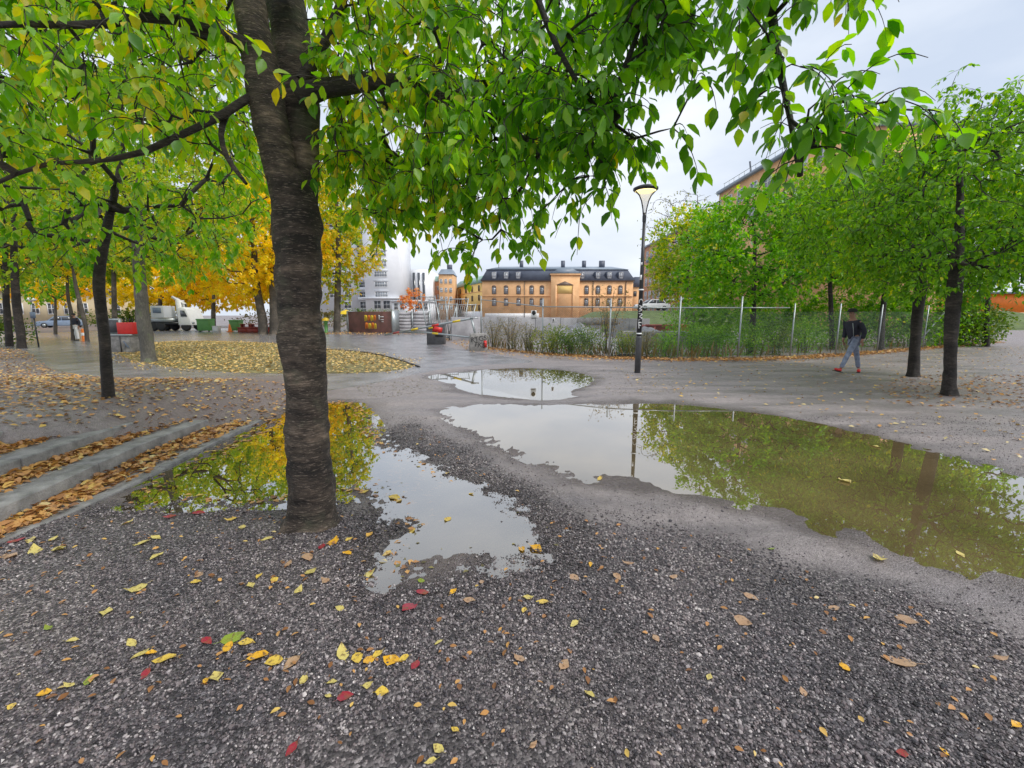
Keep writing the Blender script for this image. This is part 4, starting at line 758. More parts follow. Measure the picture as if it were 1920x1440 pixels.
# ------------------------------------------------------------------ leaf litter (uncountable)
def zed(q, extra=0.0): return np.column_stack([q, gh(q[:, 0], q[:, 1]) + extra])
q = inpoly(ISLE, 14000, -0.9); q = q[(sdf(ISLE, q[:, 0], q[:, 1]) < -0.05 + 0.9 * rng.random(len(q)) ** 3 + 0.5 * fbm(q[:, 0] * 1.1, q[:, 1] * 1.1, 3)) & (rng.random(len(q)) < 1)]; q = q[rng.random(len(q)) < np.clip(1.15 - 0.5 * sst(14.5, 22, q[:, 1]), 0, 1)]
s_ = sdf(ISLE, q[:, 0], q[:, 1]); litter('fallen_leaves', 'carpet of yellow leaves on the verge between the path arms', np.column_stack([q, 0.030 + 0.085 * sst(0, -1.6, s_)]), (0.05, 0.115), M['yellowlitter'], np.clip(rng.normal(0.5, 0.26, len(q)), 0, 1), tilt=0.4)
LG = poly0([(-500, 1000), (-500, 655), (50, 656), (90, 692), (200, 722), (480, 748), (600, 752), (500, 790), (330, 850), (100, 900), (-300, 900)])
q = inpoly(LG, 8500); q = q[sdf(STEPS, q[:, 0], q[:, 1]) > 0.05]; litter('fallen_leaves', 'scattered pale and brown leaves on the gravel round the slim cherry', zed(q), (0.045, 0.10), M['brownleaf'], np.clip(rng.normal(0.62, 0.26, len(q)), 0, 1))
q = np.column_stack([rng.uniform(-10, -3.7, 2600), rng.uniform(4.2, 9.0, 2600)]); q = q[sdf(STEPS, q[:, 0], q[:, 1]) > 0.03]; litter('fallen_leaves', 'brown and straw leaves strewn on the rise between steps and slim cherry', zed(q), (0.04, 0.09), M['brownleaf'], np.clip(rng.normal(0.5, 0.3, len(q)), 0, 1))
q = inpoly(poly0([(-300, 668), (-300, 640), (40, 646), (70, 668), (20, 676)]), 900); litter('fallen_leaves', 'orange brown leaves heaped round the far left trunks', zed(q), (0.07, 0.12), M['brownleaf'], np.clip(rng.normal(0.5, 0.2, len(q)), 0, 1))
RG = poly0([(1150, 690), (1920, 650), (2400, 660), (2400, 900), (1920, 880), (1500, 780), (1200, 745)])
q = inpoly(RG, 2600); litter('fallen_leaves', 'sparse pale leaves on the gravel under the right hand cherries', zed(q), (0.04, 0.09), M['brownleaf'], np.clip(rng.normal(0.8, 0.22, len(q)), 0, 1))
q = inpoly(poly0([(1640, 730), (1700, 705), (1980, 705), (2000, 770), (1700, 765)]), 700); litter('fallen_leaves', 'dark brown leaf patch round the feet of the right hand cherries', zed(q), (0.05, 0.10), M['brownleaf'], np.clip(rng.normal(0.2, 0.2, len(q)), 0, 1))
q = inpoly(poly0([(800, 625), (840, 640), (885, 660), (960, 668), (1060, 676), (1200, 680), (1190, 674), (1060, 668), (960, 660), (905, 648), (850, 630)]), 2600, -0.1); litter('fallen_leaves', 'orange leaf drift along the fence foot left of the lamp', zed(q), (0.06, 0.12), M['brownleaf'], np.clip(rng.normal(0.62, 0.2, len(q)), 0, 1))
q = inpoly(poly0([(1195, 681), (1500, 680), (1700, 662), (1880, 645), (1865, 638), (1700, 652), (1500, 670), (1195, 672)]), 2000, -0.1); litter('fallen_leaves', 'rusty leaf drift along the fence foot right of the lamp', zed(q), (0.06, 0.12), M['brownleaf'], np.clip(rng.normal(0.35, 0.2, len(q)), 0, 1))
q = inpoly(poly0([(500, 628), (800, 628), (790, 622), (500, 622)]), 1100); litter('fallen_leaves', 'orange leaf strip on the far side of the path by the steel board', np.column_stack([q, np.full(len(q), .03)]), (0.12, 0.2), M['brownleaf'], np.clip(rng.normal(0.5, 0.2, len(q)), 0, 1))
q = inpoly(LEFTP, 1500, 0.05); q = q[q[:, 0] < -0.55 - 0.3 * rng.random(len(q))]; litter('sunken_leaves', 'brown leaves sunk in the shallow puddle behind the big trunk', zed(q), (0.05, 0.09), M['brownleaf'], np.clip(rng.normal(0.45, 0.25, len(q)), 0, 1), tilt=0.12, lift=0.003)
# small dark chips and grit washed over the track and puddle rims
q = np.vstack([inpoly(poly0([(1060, 690), (1250, 700), (1300, 740), (1100, 745)]), 500), inpoly(poly0([(640, 720), (800, 706), (840, 735), (700, 750)]), 500), inpoly(grow(LEFTP, 0.0), 420)])
litter('bark_chips', 'dark bark chips and rotted leaf bits washed up round the puddles', zed(q), (0.015, 0.05), M['soil'], np.zeros(len(q)), tilt=0.2, lift=0.004)

# ------------------------------------------------------------------ single fallen leaves in the foreground
FL = [  # px, py, length in px, colour, zone
 (437,1200,44,'G'),(427,1217,34,'O'),(463,1207,30,'Y'),(485,1233,40,'O'),(513,1242,34,'Y'),(547,1245,36,'T'),(570,1280,30,'P'),(623,1283,22,'P'),(615,1308,16,'P'),(308,1240,42,'Y'),(263,1230,32,'P'),(285,1227,20,'O'),
 (247,1208,28,'P'),(137,1204,22,'P'),(273,1267,28,'R'),(168,1278,26,'G'),(130,1287,20,'P'),(83,1303,24,'O'),(23,1328,20,'Y'),(388,1278,22,'O'),(405,1272,28,'P'),(547,1408,32,'R'),(388,1205,24,'R'),(255,1105,36,'P'),(372,1080,22,'T'),
 (368,1093,20,'Y'),(267,1020,30,'P'),(293,1010,24,'P'),(295,1045,26,'P'),(113,1030,34,'P'),(60,1015,30,'P'),(20,1045,34,'T'),(100,1013,24,'P'),(65,1034,28,'P'),(32,1015,26,'R'),(318,970,22,'R'),(372,964,24,'R'),(240,982,22,'P'),
 (643,1227,36,'P'),(670,1238,30,'Y'),(692,1240,28,'O'),(708,1230,24,'Y'),(733,1240,36,'O'),(757,1238,22,'Y'),(778,1250,26,'R'),(648,1310,32,'R'),(690,1287,20,'P'),(717,1300,26,'Y'),(822,1407,28,'P'),(807,1433,26,'P'),(853,1372,18,'Y'),
 (822,1207,18,'P'),(975,1237,30,'T'),(1058,1248,28,'T'),(1105,1305,24,'P'),(1077,1173,22,'P'),(793,1113,28,'D'),(768,1140,36,'D'),(790,1090,16,'G'),(692,1077,26,'P'),(773,997,20,'Y'),(840,980,20,'Y'),(978,1032,24,'O'),(1005,1030,32,'O'),
 (1017,1132,26,'Y'),(990,1123,24,'P'),(983,1147,16,'Y'),(850,1112,18,'O'),(880,1127,24,'T'),(903,1093,14,'T'),(637,1143,22,'P'),(626,1018,26,'O'),(603,1027,22,'R'),(693,1005,22,'O'),(577,1047,30,'T'),(583,1075,26,'P'),(610,1090,24,'T'),
 (1077,1085,24,'T'),(1107,1060,14,'O'),(1177,1057,24,'T'),(1157,1083,20,'T'),(1684,1241,62,'T'),(1393,1166,34,'T'),(1329,1273,18,'P'),(1584,1254,24,'O'),(1648,1050,56,'P'),(1408,1121,28,'T'),(1446,1031,16,'G'),(1564,1142,24,'T'),
 (1699,1164,40,'T'),(1875,1236,28,'T'),(1905,1363,22,'O'),(1691,1416,20,'D'),(1770,1414,16,'O'),(1262,1084,20,'T'),(1125,897,20,'Y'),(1583,912,26,'P'),(740,935,30,'Y'),(685,923,20,'Y'),(1640,843,22,'P'),(1800,1044,20,'P'),(883,930,14,'Y'),
 (515,1090,18,'Y'),(486,1082,18,'Y'),(470,1100,20,'P'),(540,1060,22,'T'),(560,1108,20,'P'),(650,1040,20,'O'),(655,1013,18,'Y'),(455,990,20,'P'),(432,975,22,'Y'),(500,1012,22,'P'),(1505,1300,18,'T'),(1000,1400,20,'T'),(1230,1200,18,'T'),(200,1150,24,'P'),(90,1180,22,'G')]
q = np.vstack([inpoly(GRAV, 900)]); q = q[(q[:, 1] > 1.2) & (q[:, 1] < 7) & (np.abs(q[:, 0]) < 1.3 * q[:, 1]) & (sdf(STEPS, q[:, 0], q[:, 1]) > 0.05)]
litter('leaf_crumbs', 'small muddy leaf fragments and twigs strewn through the foreground gravel', zed(q), (0.012, 0.042), M['brownleaf'], np.clip(rng.normal(0.25, 0.3, len(q)), 0, 1), far=False, tilt=0.3, lift=0.007)
CN = {'G': ('greenish', 1.0), 'O': ('orange yellow', 0.33), 'Y': ('bright yellow', 0.2), 'T': ('tan', 0.73), 'P': ('pale straw', 0.02), 'R': ('crimson', 0.85), 'D': ('dark red', 0.86)}
ORD = ['leftmost', 'second from left', 'third from left', 'fourth from left', 'fifth from left', 'sixth from left', 'seventh from left', 'eighth from left', 'ninth from left', 'tenth from left']
def zone(x, y):
    for pl, nm in ((BIGP, 'on the large muddy puddle'), (LEFTP, 'in the shallow puddle')):
        p = G0(x, y); 
        if sdf(pl, [p[0]], [p[1]])[0] < 0: return nm
    if y < 1120: return 'on gravel round the big trunk' if 380 < x < 720 else ('on gravel beside the leafy steps' if x <= 380 else ('on gravel just below the shallow puddle' if x < 1120 else 'on the sandy rim by the large puddle'))
    if y < 1260: return 'in the front gravel at far left' if x < 350 else ('in the yellow leaf row on front gravel' if x < 800 else ('in the middle of the front gravel' if x < 1250 else 'on front gravel at right'))
    return 'near the lower left corner' if x < 350 else ('near the bottom edge left of centre' if x < 900 else 'near the lower right edge')
def fallen():
    def shp(seed, tint):
        r_ = np.random.default_rng(seed); V = TN_V.copy(); V[:, 1] *= r_.uniform(0.9, 1.45); V[:, 2] *= r_.uniform(-0.6, 1.6); V[:, 2] += 0.10 * r_.random() * (V[:, 0] - .5) ** 2; V[:, 0] -= 0.5; V[4:, :2] *= r_.uniform(0.86, 1.16, (6, 2)); V[:, 2] += r_.normal(0, .035, 10); V[3, 2] += r_.uniform(-.05, .22)
        st = np.array([(-.5, .012, 0), (-.5, -.012, 0), (-.74, -.03, .03), (-.74, -.01, .03)]); V2 = np.vstack([V, st]); F = [tuple(f) for f in TN_F] + [(10, 11, 12, 13)]
        return setmesh('fallen_leaf', V2, F, M['fall'], smooth=True, attrs={'tint': np.full(14, tint) + r_.normal(0, .012, 14)})
    lib = {c: [shp(i * 7 + j, v[1]) for j in range(7)] for i, (c, v) in enumerate(CN.items())}
    grp = {}
    for e in FL: grp.setdefault((CN[e[3]][0], zone(e[0], e[1])), []).append(e)
    for (cn_, zn), es in grp.items():
        es.sort()
        for i, (x, y, sz, c) in enumerate(es):
            p = G(x, y); wet = 'puddle' in zn and 'below' not in zn and 'rim' not in zn; z = max(p[2], 0.0) if wet else p[2] + 0.006
            dist = math.sqrt(p[0] ** 2 + p[1] ** 2 + (CAMZ - z) ** 2); dep = p[1] * cP + (CAMZ - z) * sP; s = max(0.03, min(0.14, sz * dep / FPX * 0.98))
            o = bpy.data.objects.new('fallen_leaf', lib[c][rng.integers(0, 7)]); link(o); o.location = (p[0], p[1], z + 0.004); o.rotation_euler = (rng.normal(0, .10), rng.normal(0, .10), rng.uniform(0, 6.28)); o.scale = (s, s * rng.uniform(.85, 1.1), s)
            lab = f'{cn_} fallen leaf {zn}' if len(es) == 1 else f'{cn_} fallen leaf {zn}, {ORD[min(i, 9)]}'
            tag(o, lab, 'leaf', 'single fallen leaves in the foreground')
fallen()

# ------------------------------------------------------------------ fence
def wire_panel(a, b, h, pitch=0.075, r=0.0016):
    d = b - a; Ln = np.linalg.norm(d[:2]); ux = d / Ln; V = []; F = []; n = 0
    nrm = np.array([-ux[1], ux[0], 0])
    for sg in (1, -1):
        s = -h if sg > 0 else 0.0
        while s < Ln + (0 if sg > 0 else h):
            s0, z0, s1, z1 = s, 0.0, s + sg * h, h
            if sg > 0:
                if s0 < 0: z0 = -s0; s0 = 0
                if s1 > Ln: z1 -= (s1 - Ln); s1 = Ln
            else:
                if s0 > Ln: z0 = s0 - Ln; s0 = Ln
                if s1 < 0: z1 += s1; s1 = 0
            s += pitch
            if z1 - z0 < 0.03: continue
            p, q_ = a + ux * s0 + np.array([0, 0, 0.04 + z0]), a + ux * s1 + np.array([0, 0, 0.04 + z1])
            for e in (p, q_):
                V += [e + ux * r * 1.4, e - ux * r * 1.4, e + nrm * r * 1.4]
            F += [(n, n + 1, n + 4, n + 3), (n + 1, n + 2, n + 5, n + 4), (n + 2, n, n + 3, n + 5)]; n += 6
    return np.array(V), np.array(F)
def fence():
    px = [(903, 652, 2.45), (1017, 664, 2.2), (1142, 671, 2.15), (1270, 674, 2.2), (1383, 674, 2.2), (1481, 671, 1.98), (1566, 666, 2.0), (1644, 660, 2.0), (1730, 653, 2.0), (1800, 647, 2.0), (1858, 641, 2.0)]
    pts = [G(a, b) for a, b, c in px]; t = thing('chain_link_fence', 'long grey chain link fence with steel posts closing the building site', 'fence', pts[3])
    rail = []
    for (a, b, h), p in zip(px, pts):
        po = MB().tube([p + np.array([0, 0, -.2]), p + np.array([0, 0, h])], 0.027, 10).build('post', M['steel'], t, smooth=False)
        rail.append(P(a, {903: 562, 1017: 575, 1142: 576}.get(a, 577), p[1]))
    for i in range(len(pts) - 1):
        a, b = pts[i], pts[i + 1]
        if i < 5: MB().tube([rail[i], rail[i + 1]], 0.020, 8).build('top_rail', M['steel'], t)
        V, F = wire_panel(a, b, min(px[i][2], px[i + 1][2]) - 0.34); mesh('wire_panel', V, F, M['wire'], t)
    e = pts[-3]; MB().tube([e + np.array([-.1, 0, .5]), e + (pts[-2] - e) * 0.45 + np.array([0, 0, 1.75])], 0.03, 8).build('brace', M['steel'], t)
    # two notices hung on the wire
    def sign(px_, py_, w_, h_, Y, lab, fig):
        c = P(px_, py_, Y); s = thing('fence_notice', lab, 'sign', c)
        MB().box(c, (w_, 0.012, h_)).build('plate', M['whitep'], s)
        if fig: MB().lathe((0, 0, 0), [(0.0, 0.0), (0.085, 0.0), (0.085, 0.01), (0.0, 0.01)], 16).build('symbol', M['blackp'], s, local=True).__setattr__('matrix_local', Matrix.Translation((0, -0.008, 0.08)) @ Matrix.Rotation(R(90), 4, 'X'))
        if fig: MB().box(c + np.array([0, -.010, .03]), (0.07, .008, .10)).build('symbol_body', M['blackp'], s); MB().box(c + np.array([0, -.010, -.14]), (0.20, .006, .03)).build('text_line', M['base_steel'], s)
        else: MB().box(c + np.array([0, -.010, .02]), (0.05, .006, .10)).build('symbol', M['base_steel'], s)
    sign(1001, 590, 0.22, 0.34, pts[1][1] + 0.35, 'white notice with black round figure on the fence wire', True)
    sign(1038, 601, 0.10, 0.17, pts[1][1] - 0.15, 'tiny white notice right of the larger fence notice', False)
    return pts
FP = fence()

# leaf drift blown against the fence foot
fa = np.array(FP); n = 7000; sg = rng.integers(0, len(fa) - 1, n); f = rng.random(n)[:, None]; A = fa[sg] * (1 - f) + fa[sg + 1] * f; A[:, 1] -= 0.75 * rng.random(n) ** 1.6 - 0.15
A[:, 1] += 0.25 * vnoise(A[:, 0] * 0.9, A[:, 0] * 0 + 3); A[:, 2] = gh(A[:, 0], A[:, 1]) + 0.05 * rng.random(n) ** 2
litter('fallen_leaves', 'long rust orange leaf drift blown against the foot of the chain link fence', A, (0.06, 0.12), M['brownleaf'], np.clip(rng.normal(0.42, 0.22, n), 0, 1), tilt=0.5)
# ------------------------------------------------------------------ shrubs along the fence
for i, (x, y, rx, h, n, m, lab, tn) in enumerate([
    (925, 652, 0.65, 1.15, 700, 'leaf_dry', 'dry olive bush beside the painted concrete block', .5), (958, 656, 0.7, 1.2, 750, 'leaf_dry', 'brownish weedy bush left of the fence notice', .65), (990, 661, 0.6, 1.0, 650, 'leaf_dry', 'low olive bush under the fence notice', .35),
    (1035, 665, 0.65, 1.0, 800, 'leaf_shrub', 'yellow green bush right of the second fence post', .75), (1070, 667, 0.6, 0.85, 750, 'leaf_shrub', 'leafy green bush in the middle of the fence run', .4), (1105, 668, 0.65, 1.0, 850, 'leaf_shrub', 'broad green bush left of the small brown tree', .45),
    (1175, 671, 0.45, 0.8, 600, 'leaf_shrub', 'green bush behind the fallen scooter', .6), (1215, 672, 0.5, 0.8, 600, 'leaf_dry', 'thin weedy bush right of the lamp post', .5), (1250, 671, 0.5, 0.75, 700, 'leaf_dark', 'low dark bush left of the tall fence post', .4),
    (1305, 670, 0.8, 0.95, 1200, 'leaf_dark', 'dark ivy mound right of the tall fence post', .3), (1350, 669, 0.8, 0.9, 1200, 'leaf_dark', 'dark hedge mound below the bright green tree', .35), (1415, 668, 0.85, 1.0, 1200, 'leaf_dark', 'dark hedge mound between two fence posts', .4),
    (1465, 667, 0.7, 1.0, 1000, 'leaf_shrub', 'mid green hedge mound left of the walking person', .3), (1520, 663, 0.8, 1.1, 1000, 'leaf_dark', 'hedge mound just left of the walking person', .4), (1590, 657, 0.9, 1.2, 1100, 'leaf_dark', 'hedge mound hidden behind the walking person', .35),
    (1670, 650, 1.0, 1.2, 1100, 'leaf_shrub', 'hedge mound behind the dark cherry trunk', .35), (1745, 645, 0.9, 1.3, 1000, 'leaf_shrub', 'hedge mound behind the pale based cherry', .5), (1815, 640, 0.9, 1.2, 900, 'leaf_shrub', 'hedge mound at the far right fence end', .6),
    (1845, 640, 0.45, 1.5, 350, 'leaf_yellow', 'small yellow bush at the last fence post', .1)]):
    p = G(x, y); p[1] += 0.40; shrub('shrub', lab, p, (rx * 1.2, 0.55, h * (1.2 if x < 1280 else 1.35)), int(n * 2.1), M[m], (0.05, 0.095) if m != 'leaf_dry' else (0.035, 0.07), (tn, 0.2), stems=14 if m == 'leaf_dry' else 8, group='shrubs along the fence')
p = G(1150, 668); p[1] += 1.2
shrub('small_tree', 'brownish half bare small tree above the fence left of the lamp', p, (0.95, 0.8, 2.7), 900, M['leaf_dry'], (0.05, 0.09), (0.9, 0.15), stems=16, cat='tree', lift=0.42)
# tall dry grass among the shrubs
n = 520; x = rng.uniform(900, 1900, n); base = np.array([FP[0] + (FP[-1] - FP[0]) * 0 for _ in range(1)])
seg = rng.integers(0, len(FP) - 1, n); seg = np.where(rng.random(n) < .6, rng.integers(0, 4, n), seg); f = rng.random(n)[:, None]; A = np.array(FP)[seg] * (1 - f) + np.array(FP)[seg + 1] * f; A[:, 1] += rng.uniform(-0.15, 0.9, n); A[:, 2] = gh(A[:, 0], A[:, 1])
d = rng.normal(0, .22, (n, 3)); d[:, 2] = 1; V, F, Tt = leafset(A, d, rdir(n), rng.uniform(0.2, 0.7, n), rng.random(n), True)
TFs = V.reshape(n, 4, 3); mid = (TFs[:, 1] + TFs[:, 3]) / 2; TFs[:, 1] = mid + (TFs[:, 1] - mid) * 0.03; TFs[:, 3] = mid + (TFs[:, 3] - mid) * 0.03
o = mesh('tall_grass', TFs.reshape(-1, 3), F, M['leaf_dry'], attrs={'tint': Tt}); tag(o, 'dry tall grass growing through the fence foot', 'grass', kind='stuff')

# ------------------------------------------------------------------ street lamp
def lamp():
    b = G(1195, 699); t = thing('street_lamp', 'slim dark street lamp with lit trumpet head and white scribbles on its pole', 'lamp', b)
    Hh = P(1213, 352, b[1])[2] - b[2]; z1 = Hh - 0.72
    MB().lathe(b, [(0.0, -.1), (0.080, -.1), (0.080, 0.95), (0.072, 1.0), (0.0, 1.03)], 20).build('sleeve', M['base_steel'], t)
    MB().tube([b + np.array([0, 0, 1.0]), b + np.array([0, 0, 2.6]), b + np.array([0, 0, z1])], [0.066, 0.050, 0.038], 18).build('pole', M['dsteel'], t, smooth=True)
    MB().lathe(b, [(0.048, z1 - .12), (0.052, z1 + .02), (0.04, z1 + .10), (0.0, z1 + .10)], 18).build('collar', M['dsteel'], t)
    MB().lathe(b, [(0.03, z1 + .08), (0.045, z1 + .22), (0.085, z1 + .40), (0.14, z1 + .53), (0.22, Hh - .10)], 28).build('cone', M['lampglass'], t, smooth=True)
    for s in (-1, 1):
        q = [b + np.array([s * x, 0.0, z]) for x, z in ((0.03, z1 + .04), (0.048, z1 + .20), (0.09, z1 + .39), (0.15, z1 + .53), (0.24, Hh - .09), (0.29, Hh - .02))]
        MB().tube(q, 0.017, 8).build('arm', M['dsteel'], t, smooth=True)
    MB().lathe(b, [(0.265, Hh - .085), (0.315, Hh - .05), (0.315, Hh - .01), (0.20, Hh + .04), (0.0, Hh + .055)], 32).build('canopy', M['dsteel'], t, smooth=True)
    MB().lathe(b, [(0.0, Hh - .12), (0.16, Hh - .115), (0.262, Hh - .075), (0.0, Hh - .06)], 32).build('diffuser', M['lampglow'], t, smooth=True)
    # scribbles sprayed round the lower pole
    gl = [[(.045, .0), (.0, .04), (-.045, .02), (-.05, -.03)], [(-.05, .06), (.03, .03), (-.04, 0), (.03, -.03), (-.05, -.06)], [(-.05, .07), (.045, .05), (-.03, .0), (.045, -.02), (-.05, -.07)], [(-.04, .07), (-.03, -.07)], [(-.04, .06), (.03, .05)], [(-.035, .0), (.02, -.01)]]
    for g, zc in zip(gl, (1.93, 1.74, 1.52, 1.30, 1.30, 1.30)):
        pts = [b + np.array([x, -math.sqrt(max(0, 0.068 ** 2 - x * x)) - 0.003, zc + z * 1.3]) for x, z in g]
        MB().tube(resample(pts, 14), 0.011, 5).build('painted_letter', M['whitep'], t)
    for zc in (1.06, 2.22): MB().lathe(b, [(0.071, zc), (0.071, zc + .03), (0.0, zc + .03), (0, zc)], 18).build('sticker_band', M['whitep'], t)
    for zc, hh in ((2.55, .13), (2.9, .07)): MB().box(b + np.array([-.035, -.055, zc]), (0.045, .012, hh), -0.5).build('sticker', M['whitep'], t)
lamp()

# ------------------------------------------------------------------ fallen kick scooter
def scooter():
    b = G(1150, 671); t = thing('kick_scooter', 'black electric kick scooter lying on its side at the fence foot', 'scooter', b)
    A = lambda x, y, z: b + np.array([x, y, z])
    MB().box(A(0.55, 0.05, 0.07), (0.62, 0.05, 0.15)).build('deck', M['dsteel'], t, bevel=.02)
    MB().tube([A(0.86, .05, .09), A(1.05, .02, .12), A(1.08, -.04, .05)], 0.03, 8).build('mudguard', M['dsteel'], t)
    MB().tube([A(0.24, .05, .08), A(0.06, .0, .10)], .03, 8).build('neck', M['dsteel'], t)
    for x in (0.02, 0.96):
        w_ = MB().lathe((0, 0, 0), [(0.05, -.02), (0.095, -.025), (0.11, 0), (0.095, .025), (0.05, .02)], 20).build('wheel', M['black'], t, local=True); w_.matrix_local = Matrix.Translation((x, 0, 0.11)) @ Matrix.Rotation(R(75), 4, 'X')
    MB().tube([A(0.0, .0, .16), A(-.02, .05, .42)], .022, 8).build('stem', M['whitep'], t); MB().tube([A(-.10, -.02, .44), A(.06, .1, .44)], .016, 8).build('handlebar', M['black'], t)
    MB().tube([A(0.30, -.02, .16), A(0.85, 0.0, .17)], .012, 6).build('deck_trim', M['steel'], t)
scooter()

# ------------------------------------------------------------------ people
def skin(name, pts, edges, rad, m, parent, sub=2):
    me = bpy.data.meshes.new(name); me.from_pydata([tuple(p) for p in pts], edges, []); o = bpy.data.objects.new(name, me); link(o, parent); me.materials.append(m)
    md = o.modifiers.new('skin', 'SKIN'); md.use_smooth_shade = True
    for i, sv in enumerate(me.skin_vertices[0].data):
        r = rad[i]; sv.radius = r if isinstance(r, tuple) else (r, r); sv.use_root = (i == 0)
    s = o.modifiers.new('sub', 'SUBSURF'); s.levels = sub; s.render_levels = sub; return o
def person(label, base, rz, scale=1.0, walk=True, top='jacket', legs='jeans', shoe='red'):
    t = thing('person', label, 'person', base, None, rz); t.scale = (scale,) * 3
    ln = (lambda q: (q[0] - (0.05 + 0.13 * max(0, q[2] - .9) / .7 if walk and q[2] > .84 else 0), q[1], q[2]))
    if walk: an = [(-.48, -.09, .13), (.30, .09, .10)]; kn = [(-.29, -.09, .52), (.19, .09, .50)]
    else: an = [(-.02, -.10, .10), (.04, .10, .10)]; kn = [(-.03, -.10, .50), (.0, .10, .50)]
    hip = [(-.05, -.08, .90), (.09, .08, .90)]
    # body, one continuous figure: pelvis, spine, head, legs, arms with fingers; walks towards -x
    v = [(0, 0, .95), (0, 0, 1.15), (0.0, 0, 1.36), (-.01, 0, 1.48), (-.035, 0, 1.60), (-.03, 0, 1.70), (-.135, 0, 1.585)]; r = [.12, .11, .12, .05, (.085, .075), .06, .013]
    e = [(0, 1), (1, 2), (2, 3), (3, 4), (4, 5), (4, 6)]
    for s in (0, 1):
        b0 = len(v); v += [hip[s], kn[s], an[s]]; r += [.08, .055, .04]; e += [(0, b0), (b0, b0 + 1), (b0 + 1, b0 + 2)]
    for s in (-1, 1):
        b0 = len(v); el = (.07 if s < 0 else .0, s * .245, 1.13); ha = (.0 if s < 0 else -.09, s * .235, .90)
        v += [(0.0, s * .19, 1.38), el, ha, (ha[0] - .015, ha[1], ha[2] - .06)]; r += [.05, .042, .027, .03]; e += [(2, b0), (b0, b0 + 1), (b0 + 1, b0 + 2), (b0 + 2, b0 + 3)]
        for f_, (dx, L_) in enumerate(((-.035, .06), (-.012, .075), (.010, .072), (.030, .058))):
            n = len(v); v += [(ha[0] - .015 + dx * .8, ha[1], ha[2] - .09), (ha[0] - .02 + dx, ha[1] - s * .012, ha[2] - .09 - L_)]; r += [.009, .008]; e += [(b0 + 3, n), (n, n + 1)]
        n = len(v); v += [(ha[0] - .055, ha[1] - s * .01, ha[2] - .04), (ha[0] - .065, ha[1] - s * .02, ha[2] - .075)]; r += [.010, .009]; e += [(b0 + 2, n), (n, n + 1)]
    v = [ln(q_) for q_ in v]; body = skin('body', v, e, r, M['skin'], t)
    jv = [(0, 0, .88), (0.0, 0, 1.15), (0.0, 0, 1.34), (-.005, 0, 1.44)]; jr = [(.155, .175), (.145, .165), (.15, .17), (.075, .085)]; je = [(0, 1), (1, 2), (2, 3)]
    for s in (-1, 1):
        b0 = len(jv); jv += [(0.0, s * .19, 1.38), (.07 if s < 0 else .0, s * .25, 1.13), (.0 if s < 0 else -.08, s * .235, .935)]; jr += [.075, .068, .052]; je += [(2, b0), (b0, b0 + 1), (b0 + 1, b0 + 2)]
    skin('jacket', [ln(q_) for q_ in jv], je, jr, M[top], t)
    pv = [(0, 0, .96)]; pr = [(.135, .15)]; pe = []
    for s in (0, 1):
        b0 = len(pv); a, k_ = np.array(an[s]), np.array(kn[s]); pv += [hip[s], tuple(k_), tuple(a + (k_ - a) * .04)]; pr += [.098, .068, .058]; pe += [(0, b0), (b0, b0 + 1), (b0 + 1, b0 + 2)]
    skin('trousers', [ln(q_) for q_ in pv], pe, pr, M[legs], t)
    for s in (0, 1):
        a = np.array(an[s]); up_ = (walk and s == 0); tw = (walk and s == 1); fw = np.array([-.18, 0, .03 if up_ else -.045]) if not tw else np.array([-.10, -.12, -.045])
        pts = [a + np.array([.03, 0, -.035]), a + fw * .45 + np.array([0, 0, -.035]), a + fw + np.array([0, 0, -.02 if up_ else -.012])]
        skin('shoe', pts, [(0, 1), (1, 2)], [(.052, .05), (.05, .042), (.04, .028)], M[shoe], t, 2)
        MB().box(a + fw * .45 + np.array([0, 0, -.078]), (.27 if not tw else .2, .085, .02), 0 if not tw else R(40), ('Y', R(12) if up_ else 0)).build('sole', M['black'], t, local=True, bevel=.008)
    if walk:
        hx = -.19; MB().lathe((hx - .02, 0, 1.655), [(.108, 0), (.106, .05), (.085, .085), (.04, .10), (0, .104)], 18).build('cap', M['cap'], t, local=True, smooth=True)
        MB().extr([(-.10, -.07), (-.17, -.05), (-.19, 0), (-.17, .05), (-.10, .07)], (hx - .02, 0, 1.66), (1, 0, 0), (0, 1, 0), (0, 0, 1), .012).build('cap_peak', M['cap'], t, local=True)
        MB().tube([(-.27, -.10, 1.36), (-.25, -.12, 1.2), (-.21, -.115, .98)], .008, 6).build('zip', M['steel'], t, local=True)
    else:
        MB().lathe((-.02, 0, 1.63), [(.098, -.03), (.10, .03), (.08, .075), (0, .098)], 16).build('hair', M['cap'], t, local=True, smooth=True)
    # face: eyes and ears
    for s in (-1, 1):
        MB().lathe((0, 0, 0), [(0, -.008), (.009, -.004), (.009, .004), (0, .008)], 8).build('eye', M['blackp'], t, local=True, loc=(-.108 - (.17 if walk else 0), s * .032, 1.61))
        MB().box((-.02 - (.17 if walk else 0), s * .088, 1.60), (.03, .014, .05)).build('ear', M['skin'], t, local=True, bevel=.005)
    return t
pb = G(1597, 699); person('person in dark jacket, cap, grey jeans and red shoes walking by the fence', pb, R(10), 0.99)
pf = G(146, 640); person('standing person in dark top and pale trousers behind the slim cherry', pf, R(80), 1.0, False, 'jacket', 'whitep', 'black')

